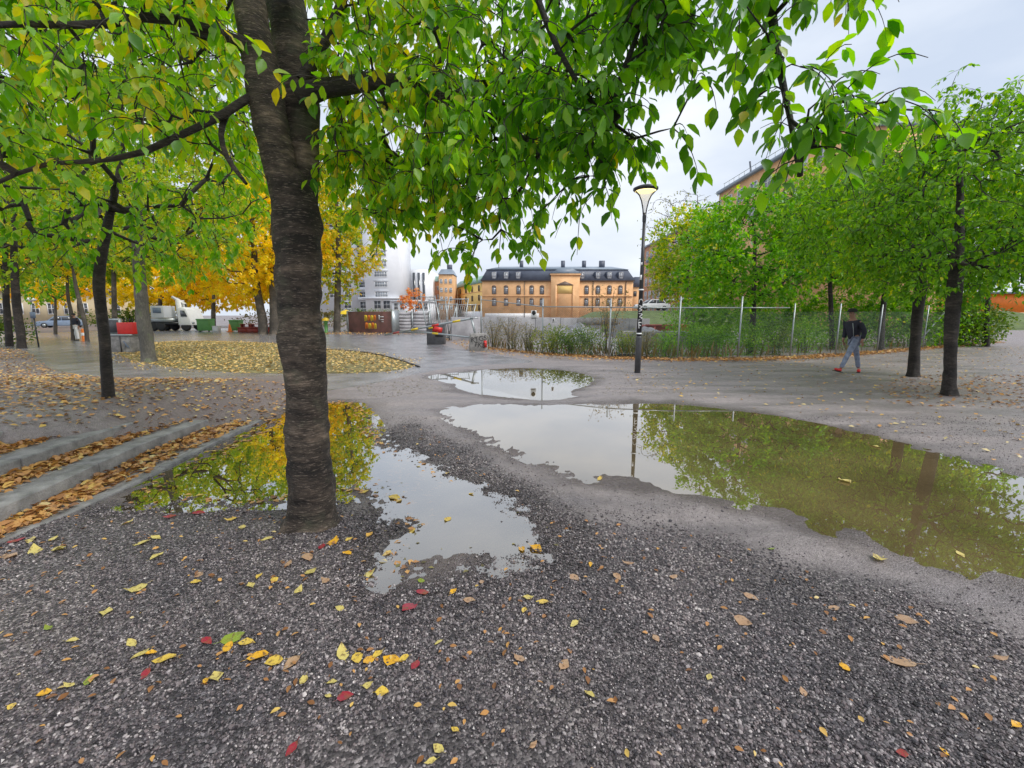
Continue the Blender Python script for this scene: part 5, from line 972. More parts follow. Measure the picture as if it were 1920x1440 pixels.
# ------------------------------------------------------------------ road barrier and painted block
def text_mesh(body, size, extr=0.004):
    cu = bpy.data.curves.new('t', 'FONT'); cu.body = body; cu.size = size; cu.extrude = extr; cu.align_x = 'CENTER'; cu.align_y = 'CENTER'; o = bpy.data.objects.new('t', cu); COL.objects.link(o)
    dg = bpy.context.evaluated_depsgraph_get(); me = bpy.data.meshes.new_from_object(o.evaluated_get(dg)); bpy.data.objects.remove(o); return me
def put_text(name, body, size, m, parent, M4):
    me = text_mesh(body, size); me.materials.clear(); me.materials.append(m); o = bpy.data.objects.new(name, me); link(o, parent); o.matrix_local = M4; return o
def barrier():
    b = G(896, 658); Y = b[1]
    t = thing('concrete_block', 'squat concrete block sprayed with black letters holding the barrier', 'block', b)
    MB().box(b + np.array([0, .3, .33]), (0.84, .6, .86), R(8), taper=.86).build('block', M['concrete'], t, bevel=.05)
    fr = Matrix.Translation((0.04, -0.02, 0)) @ Matrix.Rotation(R(8), 4, 'Z') @ Matrix.Rotation(R(90) - .07, 4, 'X')
    put_text('painted_letters', 'RTGS', 0.30, M['blackp'], t, Matrix.Translation((0.04, -0.005, .52)) @ Matrix.Rotation(R(8), 4, 'Z') @ Matrix.Rotation(R(84), 4, 'X') @ Matrix.Rotation(R(8), 4, 'Z'))
    put_text('painted_letters', 'TKS', 0.30, M['blackp'], t, Matrix.Translation((0.08, -0.035, .26)) @ Matrix.Rotation(R(8), 4, 'Z') @ Matrix.Rotation(R(84), 4, 'X') @ Matrix.Rotation(R(-8), 4, 'Z'))
    MB().box((0.33, 0.02, .3), (.13, .02, .3), R(8), ('X', R(-6))).build('red_spray', M['red'], t, local=True)
    g = thing('swing_barrier', 'low triangular steel swing barrier with red and yellow bands across the path', 'barrier', b + np.array([0, .35, 0]))
    top, bot = P(884, 597, Y + .3), P(893, 634, Y + .3); t1, l1 = P(722, 628, Y + 3.2), P(752, 623, Y + 2.8); l2 = P(800, 623.5, Y + 1.8)
    MB().tube([bot, top], .05, 8).build('post', M['steel'], g); MB().tube([top, t1], .045, 8).build('upper_bar', M['steel'], g); MB().tube([bot, l2, l1], .04, 8).build('lower_bar', M['steel'], g)
    MB().box(top + np.array([.12, 0, .02]), (.34, .12, .05)).build('hinge_plate', M['steel'], g)
    for f_, c in ((.15, 'yellowp'), (.38, 'red'), (.62, 'yellowp'), (.85, 'dred')):
        q = top + (t1 - top) * f_; dv = (t1 - top) / np.linalg.norm(t1 - top); MB().tube([q - dv * .22, q + dv * .22], .050, 8).build('band', M[c], g)
    q = bot + (l2 - bot) * .75; MB().tube([q, q + (l2 - q) * .5], .045, 8).build('band', M['yellowp'], g)
    c = P(818, 622, Y + 4.5); k = thing('power_cabinet', 'dark blue grey cabinet splashed with red and yellow paint behind the barrier', 'cabinet', (c[0], c[1], 0.02)); zt = 1.15
    MB().box((c[0], c[1], zt / 2), (.95, .6, zt)).build('cabinet', M['base_steel'], k, bevel=.06)
    MB().box((c[0] + .12, c[1] - .31, .82), (.5, .02, .28), 0, ('Y', .2)).build('paint_splash', M['red'], k); MB().box((c[0] - .22, c[1] - .31, .95), (.3, .02, .16), 0, ('Y', -.3)).build('paint_splash', M['yellowp'], k); MB().box((c[0] + .2, c[1] - .312, .55), (.4, .02, .2)).build('paint_splash', M['blackp'], k)
barrier()

# ------------------------------------------------------------------ site hoardings and leaning panels
def site():
    def wl(n, lab, cat, p): return thing(n, lab, cat, p)
    Y = 38.0; a, b = P(657, 623, Y + 2), P(739, 623, Y); a[2] = b[2] = 0.02; h = 1.85; d = b - a; Ln = np.linalg.norm(d); ang = math.atan2(d[1], d[0]); c = (a + b) / 2
    t = wl('steel_board', 'brown steel site board with orange graffiti left of the grey hoarding', 'hoarding', c)
    MB().box(c + np.array([0, .5, h / 2]), (Ln, 1.0, h), ang).build('board', M['rust'], t, bevel=.02)
    fx = np.array([math.cos(ang), math.sin(ang), 0]); fn = np.array([fx[1], -fx[0], 0])
    for i, (u, z, w_, hh, m) in enumerate([(-.55, 1.28, .30, .55, 'yellowp'), (-.20, 1.30, .30, .5, 'orangep'), (.14, 1.28, .28, .52, 'yellowp'), (.46, 1.30, .26, .5, 'orangep'), (-.5, .62, .32, .55, 'orangep'), (-.14, .60, .30, .5, 'yellowp'), (.20, .62, .30, .55, 'orangep'), (.50, .58, .22, .5, 'yellowp')]):
        o_ = c + fx * u + fn * .03 + np.array([0, 0, z]); MB().extr([(-w_ / 2, -hh / 2), (-w_ * .1, -hh / 2), (-w_ * .05, -hh * .1), (w_ * .15, -hh * .1), (w_ * .2, -hh / 2), (w_ / 2, -hh * .4), (w_ / 2, hh * .35), (w_ * .2, hh / 2), (-w_ / 2, hh * .45)], o_, fx, (0, 0, 1), fn, .02).build('graffiti_patch', M[m], t)
    MB().box(c + fx * 1.15 + fn * .02 + np.array([0, 0, .9]), (1.3, .02, 1.5), ang).build('red_panel', M['dred'], t)
    for u, z, w_, hh in ((.95, 1.35, .12, .4), (1.2, 1.4, .5, .07), (1.25, 1.15, .35, .06), (1.3, .98, .22, .05)): MB().box(c + fx * u + fn * .045 + np.array([0, 0, z]), (w_, .02, hh), ang).build('pale_lettering', M['frame'], t)
    for u in (-Ln / 2 - .02, Ln / 2 + .05): MB().box(c + fx * u + np.array([0, .4, h / 2 + .02]), (.14, .9, h + .1), ang).build('end_post', M['steel'], t)
    # ribbed hoarding
    Y = 40; a, b = P(741, 622, Y), P(806, 622, Y + 1); a[2] = b[2] = .0; t = wl('metal_hoarding', 'pale grey ribbed metal hoarding right of the brown site board', 'hoarding', (a + b) / 2); n = 2; d = (b - a) / n; ang = math.atan2(d[1], d[0])
    for i in range(n):
        c = a + d * (i + .5); 
        for k in range(6): MB().box(c + np.array([0, 0, .18 + k * .30]), (np.linalg.norm(d) - .1, .06, .275), ang).build('rib_board', M['greywall'], t)
        MB().box(a + d * i + np.array([0, -.05, .95]), (.12, .12, 1.95), ang).build('post', M['steel'], t)
    MB().box(b + np.array([0, -.05, .95]), (.12, .12, 1.95), ang).build('post', M['steel'], t)
    # leaning temporary fence panels
    Y0 = 27.0
    for i, (x, lean, top) in enumerate(((812, -.18, 553), (822, -.10, 560), (832, .04, 568), (843, .16, 556), (852, .26, 566))):
        p = P(x + 6, 640, Y0 + .5 * i); p[2] = .02; hh = P(x, top, Y0)[2]; t = thing('temporary_fence', ['leftmost leaning grey temporary fence panel in the stack', 'second leaning fence panel from the left in the stack', 'middle upright grey fence panel in the stack', 'fourth fence panel of the stack tilting right', 'rightmost steeply tilted fence panel of the stack'][i], 'fence', p, 'temporary fence panels stacked by the barrier')
        ax = np.array([math.cos(.9 - .2 * i), math.sin(.9 - .2 * i) * .5, 0]); uz = np.array([math.sin(lean), 0.1, math.cos(lean)]); w_ = 1.25
        for s in (-.5, .5): MB().tube([p + ax * w_ * s, p + ax * w_ * s + uz * hh], .035, 6).build('upright', M['steel'], t)
        for f_ in (.06, .97): MB().tube([p - ax * w_ / 2 + uz * hh * f_, p + ax * w_ / 2 + uz * hh * f_], .03, 6).build('crossbar', M['steel'], t)
        for k in range(1, 9): MB().tube([p + ax * w_ * (k / 9 - .5) + uz * hh * .06, p + ax * w_ * (k / 9 - .5) + uz * hh * .97], .009, 4).build('bar', M['steel'], t)
    # concrete wall round the site
    a, b = P(846, 640, 27), P(1215, 640, 33); a[2] = b[2] = -.1; t = thing('site_wall', 'long grey concrete wall behind the fence below the ochre barracks', 'wall', (a + b) / 2); n = 8; d = (b - a) / n; ang = math.atan2(d[1], d[0])
    for i in range(n): MB().box(a + d * (i + .5) + np.array([0, 0, .80 - .02 * i + rng.uniform(-.02, .02)]), (np.linalg.norm(d) - .03, .22, 1.55), ang).build('wall_panel', M['greywall'], t, bevel=.02)
    c = a + d * 5.6 + np.array([0, -.13, 1.2]); MB().box(c, (3.4, .03, .45), ang).build('patched_band', M['concrete'], t)
    # rubble heaps
    for (x, y, Y, rx, ry, h, lab) in ((1085, 640, 25.5, 2.6, 1.8, .95, 'grey rubble heap behind the fence left of the brown tree'), (1215, 645, 24, 2.0, 1.5, .8, 'second rubble heap just left of the red skip'), (1330, 645, 27, 2.8, 1.6, .8, 'low earth heap behind the dark hedge')):
        p = P(x, y, Y); p[2] = 0; nn = 1600; u = rng.random(nn) ** .5; aa = rng.uniform(0, 6.28, nn); X = u * np.cos(aa) * rx; Yy = u * np.sin(aa) * ry; Z = h * (1 - u ** 1.4) * (1 + .5 * fbm(X * 1.5 + x, Yy * 1.5, 3)) + .25 * fbm(X * 4, Yy * 4, 2) * (1 - u) - .02
        from mathutils.geometry import delaunay_2d_cdt
        v, _, f_, *_ = delaunay_2d_cdt([Vector((q_[0], q_[1])) for q_ in np.column_stack([X, Yy])], [], [], 0, 1e-3); idx = [int(np.argmin((X - q_[0]) ** 2 + (Yy - q_[1]) ** 2)) for q_ in v]
        tag(mesh('rubble_heap', np.column_stack([np.array([q_[0] for q_ in v]) + p[0], np.array([q_[1] for q_ in v]) + p[1], Z[idx]]), [tuple(q_) for q_ in f_], M['rubble']), lab, 'heap')
    p = P(1245, 640, 26); p[2] = 0; t = thing('red_skip', 'faded red skip behind the fence right of the lamp', 'skip', p)
    MB().add([(p[0] - 1.0, p[1] - .5, .15), (p[0] + .5, p[1] - .5, .15), (p[0] + .5, p[1] + .6, .15), (p[0] - 1.0, p[1] + .6, .15), (p[0] - 1.35, p[1] - .6, 1.0), (p[0] + .7, p[1] - .6, 1.0), (p[0] + .7, p[1] + .7, 1.0), (p[0] - 1.35, p[1] + .7, 1.0)], [(0, 3, 2, 1), (4, 5, 6, 7), (0, 1, 5, 4), (1, 2, 6, 5), (2, 3, 7, 6), (3, 0, 4, 7)]).build('body', M['dred'], t, bevel=.03)
    MB().box((p[0] - .3, p[1] - .64, 1.0), (2.1, .08, .10)).build('rim', M['dred'], t); 
    for s in (-.8, 0, .45): MB().box((p[0] + s, p[1] - .58, .55), (.08, .08, .8), 0, ('X', R(7))).build('rib', M['dred'], t)
    MB().box((p[0] + .95, p[1] - .7, .75), (.42, .42, .62)).build('red_drum', M['red'], t, bevel=.08); MB().box((p[0] + .95, p[1] - .7, .22), (.3, .3, .44)).build('drum_stand', M['dsteel'], t)
    a, b = P(1165, 650, 22), P(1300, 650, 22); a[2] = b[2] = 0; t = thing('concrete_barrier', 'low pale scribbled concrete barrier behind the shrubs right of the lamp', 'barrier', (a + b) / 2)
    for i in range(3):
        c = a + (b - a) * (i + .5) / 3; MB().box(c + np.array([0, 0, .38]), ((b - a)[0] / 3 - .04, .4, .82), 0, taper=.8 if False else 1).build('barrier_block', M['concrete'], t, bevel=.04)
        for k in range(4):
            xo = c[0] - .4 + k * .27; MB().tube([(xo, c[1] - .215, .55), (xo + .08, c[1] - .215, .68), (xo + .12, c[1] - .215, .5), (xo + .2, c[1] - .215, .66)], .012, 4).build('scribble', M['blackp'], t)
site()

# ------------------------------------------------------------------ raised street with a parked car
def embank():
    V = []; xs = np.linspace(8, 60, 30)
    for x in xs:
        for y, z in ((44, -.1), (47, .6), (51, 1.6), (54, 2.1), (70, 2.15), (74, 2.1), (78, -.1)): V.append((x, y + .6 * math.sin(x), z * float(sst(8, 14, x)) - .02))
    F = [(i * 7 + j, i * 7 + j + 7, i * 7 + j + 8, i * 7 + j + 1) for i in range(29) for j in range(6)]
    tag(mesh('bank', V, F, M['bank'], smooth=True), 'grassy bank carrying the street before the brick block', 'bank', kind='structure')
embank()
def car(label, loc, rz, body, group=None, van=False):
    t = thing('parked_car', label, 'car', loc, group, rz); Lc, Wc = 4.3, 1.75
    low = [(-2.15, .25), (-2.15, .62), (-2.0, .78), (-1.1, .88), (1.5, .90), (2.1, .82), (2.15, .55), (2.12, .25)]
    MB().extr(low, (0, -Wc / 2, 0), (1, 0, 0), (0, 0, 1), (0, 1, 0), Wc).build('body', body, t, local=True, bevel=.06)
    cab = [(-1.1, .86), (-.45, 1.40), (1.1, 1.46), (1.75, .88)]
    MB().extr(cab, (0, -Wc / 2 + .1, 0), (1, 0, 0), (0, 0, 1), (0, 1, 0), Wc - .2).build('cabin', body, t, local=True, bevel=.06)
    for s in (-1, 1):
        MB().extr([(-.85, .92), (-.38, 1.33), (.2, 1.36), (.2, .93)], (0, s * (Wc / 2 - .095) - .01, 0), (1, 0, 0), (0, 0, 1), (0, 1, 0), .02).build('side_window', M['glass'], t, local=True); MB().extr([(.28, .93), (.28, 1.36), (1.0, 1.38), (1.4, .95)], (0, s * (Wc / 2 - .095) - .01, 0), (1, 0, 0), (0, 0, 1), (0, 1, 0), .02).build('side_window', M['glass'], t, local=True)
        for x in (-1.35, 1.3):
            o = MB().lathe((0, 0, 0), [(0, -.1), (.2, -.1), (.3, -.09), (.32, 0), (.3, .09), (.2, .1), (0, .1)], 18).build('wheel', M['black'], t, local=True); o.matrix_local = Matrix.Translation((x, s * (Wc / 2 - .08), .32)) @ Matrix.Rotation(R(90), 4, 'X')
            h = MB().lathe((0, 0, 0), [(0, 0), (.18, 0), (.18, .02), (0, .03)], 12).build('hubcap', M['steel'], o, local=True); h.location = (0, 0, .1 if s < 0 else -.13)
        MB().box((-2.13, s * .6, .66), (.08, .3, .13)).build('headlight', M['glassl'], t, local=True); MB().box((2.12, s * .65, .72), (.08, .22, .14)).build('tail_light', M['red'], t, local=True)
    MB().extr([(-1.06, .90), (-.50, 1.37), (-.52, 1.38), (-1.10, .91)], (0, -Wc / 2 + .2, 0), (1, 0, 0), (0, 0, 1), (0, 1, 0), Wc - .4).build('windscreen', M['glass'], t, local=True)
    return t
c = P(1222, 580, 58); car('white car parked on the raised street right of the lamp', (c[0], c[1], 2.13), 0.15, M['whitep'])
c = P(116, 606, 55); car('dark car parked before the cream building at the far left', (c[0], c[1], 0.0), 0.5, M['bluep'])

# ------------------------------------------------------------------ left side street furniture
def leftstuff():
    p = G(222, 664); p[2] = .02; t = thing('equipment_box', 'grey site box with red panel beside the mossy trunk', 'box', p); A = lambda x, y, z: p + np.array([x, y, z])
    MB().box(A(-.10, .35, .35), (1.25, .6, .70)).build('cabinet', M['concrete'], t, bevel=.02); MB().box(A(-.10, .35, .74), (1.35, .66, .06)).build('shelf', M['steel'], t)
    MB().box(A(-.38, .40, 1.10), (.62, .1, .64)).build('screen_frame', M['steel'], t); MB().box(A(-.38, .34, 1.10), (.5, .04, .52)).build('screen', M['base_steel'], t)
    MB().box(A(.32, .35, 1.02), (.66, .5, .48)).build('red_panel', M['red'], t, bevel=.02); MB().box(A(.12, .03, .38), (.03, .03, .66)).build('door_gap', M['base_steel'], t)
    for k in range(4): MB().tube([A(.15 + k * .12, .3, 1.25), A(.12 + k * .13, .32, 1.42)], .02, 5).build('tool', M['black'], t)
    for k in range(3): MB().tube([A(.25 + k * .08, .035, .5 - k * .1), A(.34 + k * .06, .035, .35 - k * .08), A(.28 + k * .09, .035, .22)], .016, 4).build('scribble', M['bluep'], t)
    h = G(250, 660); t = thing('yellow_hose', 'yellow hose looped upright between grey box and mossy trunk', 'hose', h)
    MB().tube(resample([h + np.array([-.16, 0, .05]), h + np.array([-.2, 0, .4]), h + np.array([-.1, .02, .72]), h + np.array([.1, .03, .62]), h + np.array([.2, .03, .3]), h + np.array([.1, .02, .06]), h + np.array([-.08, 0, .03])], 30), .035, 8).build('hose', M['yellowp'], t, smooth=True)
    p = G(158, 641); t = thing('traffic_cone', 'orange plastic traffic post between standing person and leaning tree', 'cone', p); MB().lathe(p, [(.16, 0), (.16, .05), (.10, .08), (.08, .7), (.05, .78), (0, .8)], 16).build('post', M['orangep'], t, smooth=True); MB().lathe(p, [(.094, .38), (.09, .55), (.0, .55), (0, .38)], 16).build('white_band', M['whitep'], t)
    p = G(73, 652); t = thing('sign_post', 'thin dark sign post at the path bend', 'post', p); MB().tube([p, p + np.array([0, 0, 1.5])], .03, 8).build('pole', M['dsteel'], t); MB().box(p + np.array([0, -.03, 1.6]), (.25, .03, .3)).build('plate', M['bluep'], t)
    p = P(60, 575, 46); g = P(60, 612, 46); g[2] = 0; t = thing('street_lamp', 'white globe street lamp far left above the path', 'lamp', g); MB().tube([g, np.array([p[0], p[1], p[2] + .6])], .06, 8).build('pole', M['steel'], t); MB().lathe(p + np.array([0, 0, .6]), [(0, -.1), (.35, 0), (.45, .15), (.2, .3), (0, .33)], 16).build('head', M['whitep'], t, smooth=True)
    # crane truck
    b = P(342, 626, 44); b[2] = 0.02; t = thing('crane_truck', 'white truck with folded loading crane under the yellow maples', 'truck', b); A = lambda x, y, z: b + np.array([x, y, z]) * np.array([1, 1, 1])
    MB().extr([(.45, .55), (.45, 2.25), (.9, 2.3), (1.35, 2.15), (1.62, 1.3), (1.72, .55)], A(0, -1.0, 0), (1, 0, 0), (0, 0, 1), (0, 1, 0), 2.0).build('cab', M['whitep'], t, bevel=.08)
    MB().extr([(.8, 1.4), (.8, 2.0), (1.2, 1.98), (1.42, 1.4)], A(0, -1.03, 0), (1, 0, 0), (0, 0, 1), (0, 1, 0), .03).build('side_window', M['glass'], t)
    MB().box(A(-1.1, 0, .75), (3.0, 1.9, .22)).build('chassis', M['dsteel'], t); MB().box(A(-1.35, 0, 1.05), (2.4, 2.0, .35)).build('flatbed', M['steel'], t); MB().box(A(-1.5, -.2, 1.85), (1.3, 1.5, 1.15)).build('cargo_crate', M['white2'], t, bevel=.04); MB().box(A(-1.5, -.97, 2.0), (.8, .02, .5)).build('crate_panel', M['bluep'], t)
    MB().box(A(.12, 0, 1.9), (.45, .6, 2.2)).build('crane_column', M['whitep'], t); MB().tube([A(.12, 0, 3.0), A(-.5, -.1, 3.3), A(.7, -.1, 2.6)], .13, 8).build('crane_boom', M['whitep'], t); MB().tube([A(.7, -.1, 2.6), A(.95, -.2, 2.0)], .08, 8).build('crane_jib', M['dsteel'], t)
    for x in (-2.1, -1.3, 1.1):
        for s in (-1, 1): o = MB().lathe((0, 0, 0), [(0, -.13), (.3, -.13), (.45, -.1), (.45, .1), (.3, .13), (0, .13)], 18).build('wheel', M['black'], t, local=True); o.matrix_local = Matrix.Translation((x, s * .85, .45)) @ Matrix.Rotation(R(90), 4, 'X')
    for s in (-.7, .7): MB().box(A(1.72, s, .8), (.06, .3, .18)).build('headlight', M['glassl'], t)
    # bins, tables
    for i, (x, w_, hh, lab) in enumerate(((388, 1.15, 1.0, 'large green bin right of the white truck'), (445, .85, .9, 'smaller green bin left of the red tables'))):
        b = P(x, 626, 42); b[2] = .02; t = thing('waste_bin', lab, 'bin', b); MB().box(b + np.array([0, 0, hh / 2 + .08]), (w_, .8, hh), 0, taper=1.06).build('body', M['greenp'], t, bevel=.05); MB().box(b + np.array([0, 0, hh + .13]), (w_ * 1.1, .9, .12)).build('lid', M['greenp'], t, bevel=.03)
        for s in (-.35, .35): MB().box(b + np.array([s * w_, -.25, .05]), (.08, .15, .12)).build('wheel', M['black'], t)
    b = P(407, 626, 41); b[2] = .02; t = thing('cool_box', 'small pale cool box between the two green bins', 'box', b); MB().box(b + np.array([0, 0, .25]), (.55, .4, .46)).build('body', M['white2'], t, bevel=.04); MB().box(b + np.array([0, 0, .51]), (.58, .43, .07)).build('lid', M['whitep'], t, bevel=.02)
    b = P(432, 627, 41); b[2] = .02; t = thing('traffic_cone', 'orange cone left of the smaller green bin', 'cone', b); MB().box(b + np.array([0, 0, .03]), (.42, .42, .06)).build('foot', M['orangep'], t); MB().lathe(b, [(.17, .06), (.05, .72), (0, .74)], 16).build('cone', M['orangep'], t, smooth=True)
    for i, (x, lab) in enumerate(((464, 'red picnic table left of the pale maple trunk'), (482, 'red picnic table just behind the pale maple trunk'), (506, 'red picnic table between the two maple trunks'))):
        b = P(x, 626, 40 - i * .4); b[2] = .02; t = thing('picnic_table', lab, 'table', b, 'red picnic tables under the maples')
        for k in range(4): MB().box(b + np.array([0, -.27 + k * .18, .74]), (1.0, .165, .04)).build('table_board', M['orangep'] if k % 2 else M['dred'], t)
        for s in (-.36, .36): MB().box(b + np.array([s, 0, .36]), (.07, .6, .70)).build('leg', M['dred'], t)
        for s in (-.62, .62): MB().box(b + np.array([0, s, .44]), (1.0, .24, .05)).build('bench_board', M['dred'], t); MB().box(b + np.array([0, s, .21]), (.9, .05, .40)).build('bench_support', M['dred'], t)
    b = P(651, 623, 44); b[2] = .02; t = thing('parasol', 'yellow parasol behind the narrow lime tree', 'parasol', b); MB().tube([b, b + np.array([0, 0, 2.0])], .03, 8).build('pole', M['steel'], t); MB().lathe(b, [(1.05, 1.62), (.6, 1.86), (0, 2.08)], 8).build('canopy', M['yellowp'], t); MB().lathe(b, [(.3, 0), (.3, .1), (0, .12)], 12).build('foot', M['concrete'], t)
    b = P(612, 623, 39); b[2] = .02; t = thing('green_pump', 'green hydrant post with yellow cap right of the big cherry trunk', 'hydrant', b); MB().lathe(b, [(.2, 0), (.2, .1), (.15, .12), (.15, .85), (.22, .9), (.22, 1.0), (0, 1.05)], 16).build('body', M['greenp'], t); MB().lathe(b, [(.3, 1.05), (.3, 1.2), (.1, 1.32), (0, 1.34)], 12).build('cap', M['yellowp'], t)
leftstuff()

# ------------------------------------------------------------------ buildings
_wc = {}
def win(parent, c, w_, h_, fm, gm, face='y', arch=False, mull=1, rows=1):
    key = (round(w_, 2), round(h_, 2), fm, gm, arch, mull, rows)
    if key not in _wc:
        f = MB(); b = .09; f.box((-w_ / 2, -.06, 0), (b, .12, h_)); f.box((w_ / 2, -.06, 0), (b, .12, h_)); f.box((0, -.06, -h_ / 2), (w_ + b, .14, b)); f.box((0, -.06, h_ / 2), (w_ - b, .12, b))
        for k in range(1, mull + 1): f.box((-w_ / 2 + w_ * k / (mull + 1), -.05, 0), (.06, .08, h_ - b))
        for k in range(1, rows + 1): f.box((0, -.045, -h_ / 2 + h_ * k / (rows + 1)), (w_ - b, .07, .06))
        if arch: f.extr([(-w_ / 2 - .05, 0), (w_ / 2 + .05, 0)] + [((w_ / 2 + .05) * math.cos(a), (w_ / 2) * .8 * math.sin(a)) for a in np.linspace(.3, math.pi - .3, 6)], (0, -.10, h_ / 2 + .05), (1, 0, 0), (0, 0, 1), (0, 1, 0), .08)
        g = MB().box((0, -.015, 0), (w_ - .05, .05, h_ - .05)); _wc[key] = (f.data('window', M[fm]), g.data('pane', M[gm]))
    f, g = _wc[key]; L0 = np.array(c) - WL[parent.name]; rz = {'y': 0, 'x': -R(90)}.get(face, face)
    o = inst('window', f, parent, L0, rz); inst('pane', g, o, (0, 0, 0)); return o
def barracks():
    Y = 130.0; k = Y / FPX; X = lambda px: (px - 960) * k; Z = lambda py: CAMZ + (590 - py) * k
    x0, x1 = X(905), X(1182); xc = (x0 + x1) / 2; t = thing('barracks_building', 'long ochre orange barracks with dark mansard roof and arched windows', 'building', (xc, Y, 0)); D = 14; ze = Z(528); zr = Z(508); zt = Z(499)
    MB().box((xc, Y + D / 2, ze / 2), (x1 - x0, D, ze)).build('wall', M['orange'], t)
    mb = MB(); i1, i2 = 1.4, 5.0
    mb.add([(x0 - .4, Y - .4, ze), (x1 + .4, Y - .4, ze), (x1 + .4, Y + D + .4, ze), (x0 - .4, Y + D + .4, ze), (x0 + i1, Y + i1, zr), (x1 - i1, Y + i1, zr), (x1 - i1, Y + D - i1, zr), (x0 + i1, Y + D - i1, zr)], [(0, 1, 5, 4), (1, 2, 6, 5), (2, 3, 7, 6), (3, 0, 4, 7), (0, 3, 2, 1)])
    rf = mb.build('roof', M['slate'], t)
    MB().add([(x0 + i1 - .3, Y + i1 - .3, zr), (x1 - i1 + .3, Y + i1 - .3, zr), (x1 - i1 + .3, Y + D - i1 + .3, zr), (x0 + i1 - .3, Y + D - i1 + .3, zr), (x0 + i2, Y + D / 2, zt), (x1 - i2, Y + D / 2, zt)], [(0, 1, 5, 4), (1, 2, 5), (2, 3, 4, 5), (3, 0, 4), (0, 3, 2, 1)]).build('upper_roof', M['slate2'], rf)
    MB().box((xc, Y - .1, ze - .1), (x1 - x0 + .6, .5, .35)).build('cornice', M['dframe'], t); MB().box((xc, Y - .08, Z(556)), (x1 - x0, .3, .3)).build('string_course', M['orange'], t)
    xp0, xp1 = X(1031), X(1083); xpc = (xp0 + xp1) / 2; MB().box((xpc, Y - .5, Z(517) / 2), (xp1 - xp0, 1.0, Z(517))).build('pavilion', M['orange'], t)
    MB().box((xpc, Y - .6, Z(518)), (xp1 - xp0 + .6, 1.3, .4)).build('pavilion_cornice', M['orange'], t); MB().extr([(xp0 - .4, Z(516)), (xp1 + .4, Z(516)), (X(1068), Z(507)), (X(1046), Z(507))], (0, Y - 1.2, 0), (1, 0, 0), (0, 0, 1), (0, 1, 0), 5).build('pavilion_roof', M['slate2'], t)
    MB().extr([(X(1039), Z(537)), (X(1073), Z(537)), (X(1056), Z(530))], (0, Y - 1.15, 0), (1, 0, 0), (0, 0, 1), (0, 1, 0), .2).build('pediment', M['dframe'], t)
    for px in (1040, 1072): MB().box((X(px), Y - 1.08, Z(537) / 2), (.5, .2, Z(537))).build('pilaster', M['orange'], t)
    MB().box((xpc, Y - 1.0, Z(545)), (4.6, .12, 2.2)).build('panel', M['yellow'], t)
    for px in (983, 1036, 1109, 1169): MB().box((X(px), Y - .12, ze / 2), (.16, .16, ze - .4)).build('downpipe', M['dframe'], t)
    xs = [927, 949, 972, 996, 1015, 1097, 1118, 1139, 1159]
    for px in xs:
        win(t, (X(px), Y, Z(546)), 1.15, 2.0, 'dframe', 'glassl', arch=True, rows=2); win(t, (X(px), Y, Z(568)), 1.15, 1.8, 'dframe', 'glassl', arch=True, rows=2)
    win(t, (X(1060), Y - 1.05, Z(566)), 1.1, 1.9, 'orange', 'cream') if False else None
    for px in (927, 949, 971, 1088, 1117, 1138, 1159):
        d = MB(); d.box((X(px), Y + .8, Z(519)), (1.7, 1.9, 2.1)); o = d.build('dormer', M['slate'], t); win(t, (X(px), Y - .16, Z(519)), 1.0, 1.6, 'frame', 'glassl')
    for px in (978, 1057, 1097, 1131): MB().box((X(px), Y + D / 2 - 1, zt + .4), (1.1 if px < 1120 else 1.6, 1.1, 2.4)).build('chimney', M['slate'], t); 
    # plinth graffiti pale base
    MB().box((X(960), Y - .06, 1.2), (X(1010) - X(910), .1, 1.6)).build('pale_plinth', M['frame'], t)
    # wing: yellow range receding at the left
    tw = thing('yellow_range', 'yellow plastered range left of the ochre barracks', 'building', (X(880), Y + 6, 0)); a, b = np.array([X(905) - .05, Y + .5]), np.array([X(850) * 1.25, Y * 1.25]); d = (b - a); Ln = np.linalg.norm(d); ang = math.atan2(d[1], d[0]); nn = np.array([math.cos(ang + R(90)), math.sin(ang + R(90))]); nn = nn if nn[0] > 0 else -nn; c = (a + b) / 2 + nn * 3.2
    MB().box((c[0], c[1], 5.4), (Ln, 6.2, 10.8), ang).build('wall', M['yellow'], tw); MB().box((c[0], c[1], 1.3), (Ln + .05, 6.3, 2.6), ang).build('base', M['white'], tw)
    u = np.append(d / Ln, 0); n3 = np.append(nn, 0); q = np.append(a, 0)
    MB().add([q - n3 * .3 + np.array([0, 0, 10.8]), q + u * Ln - n3 * .3 + np.array([0, 0, 10.8]), q + u * Ln + n3 * 6.7 + np.array([0, 0, 10.8]), q + n3 * 6.7 + np.array([0, 0, 10.8]), q + n3 * 3.2 + np.array([0, 0, 13.6]), q + u * Ln + n3 * 3.2 + np.array([0, 0, 13.6])], [(0, 1, 5, 4), (2, 3, 4, 5), (1, 2, 5), (3, 0, 4), (0, 3, 2, 1)]).build('roof', M['copper'], tw)
    for zz in (4.6, 8.4): MB().box((c[0], c[1], zz), (Ln + .1, 6.35, .25), ang).build('string_course', M['orange'], tw)
    for f_ in (.08, .28, .48, .68, .88):
        for zz in (3.6, 6.6, 9.4): p_ = a + d * f_ - nn * .02; win(tw, (p_[0], p_[1], zz), 1.2, 1.6, 'dframe', 'glass', face=ang if math.sin(ang) < 0 else ang + R(180))
    # small neighbour right of the barracks
    tn = thing('small_house', 'small ochre house with slate roof between barracks and brick block', 'building', (X(1192), Y + 20, 0)); Y2 = Y + 20; k2 = Y2 / FPX; X2 = lambda px: (px - 960) * k2; Z2 = lambda py: CAMZ + (590 - py) * k2
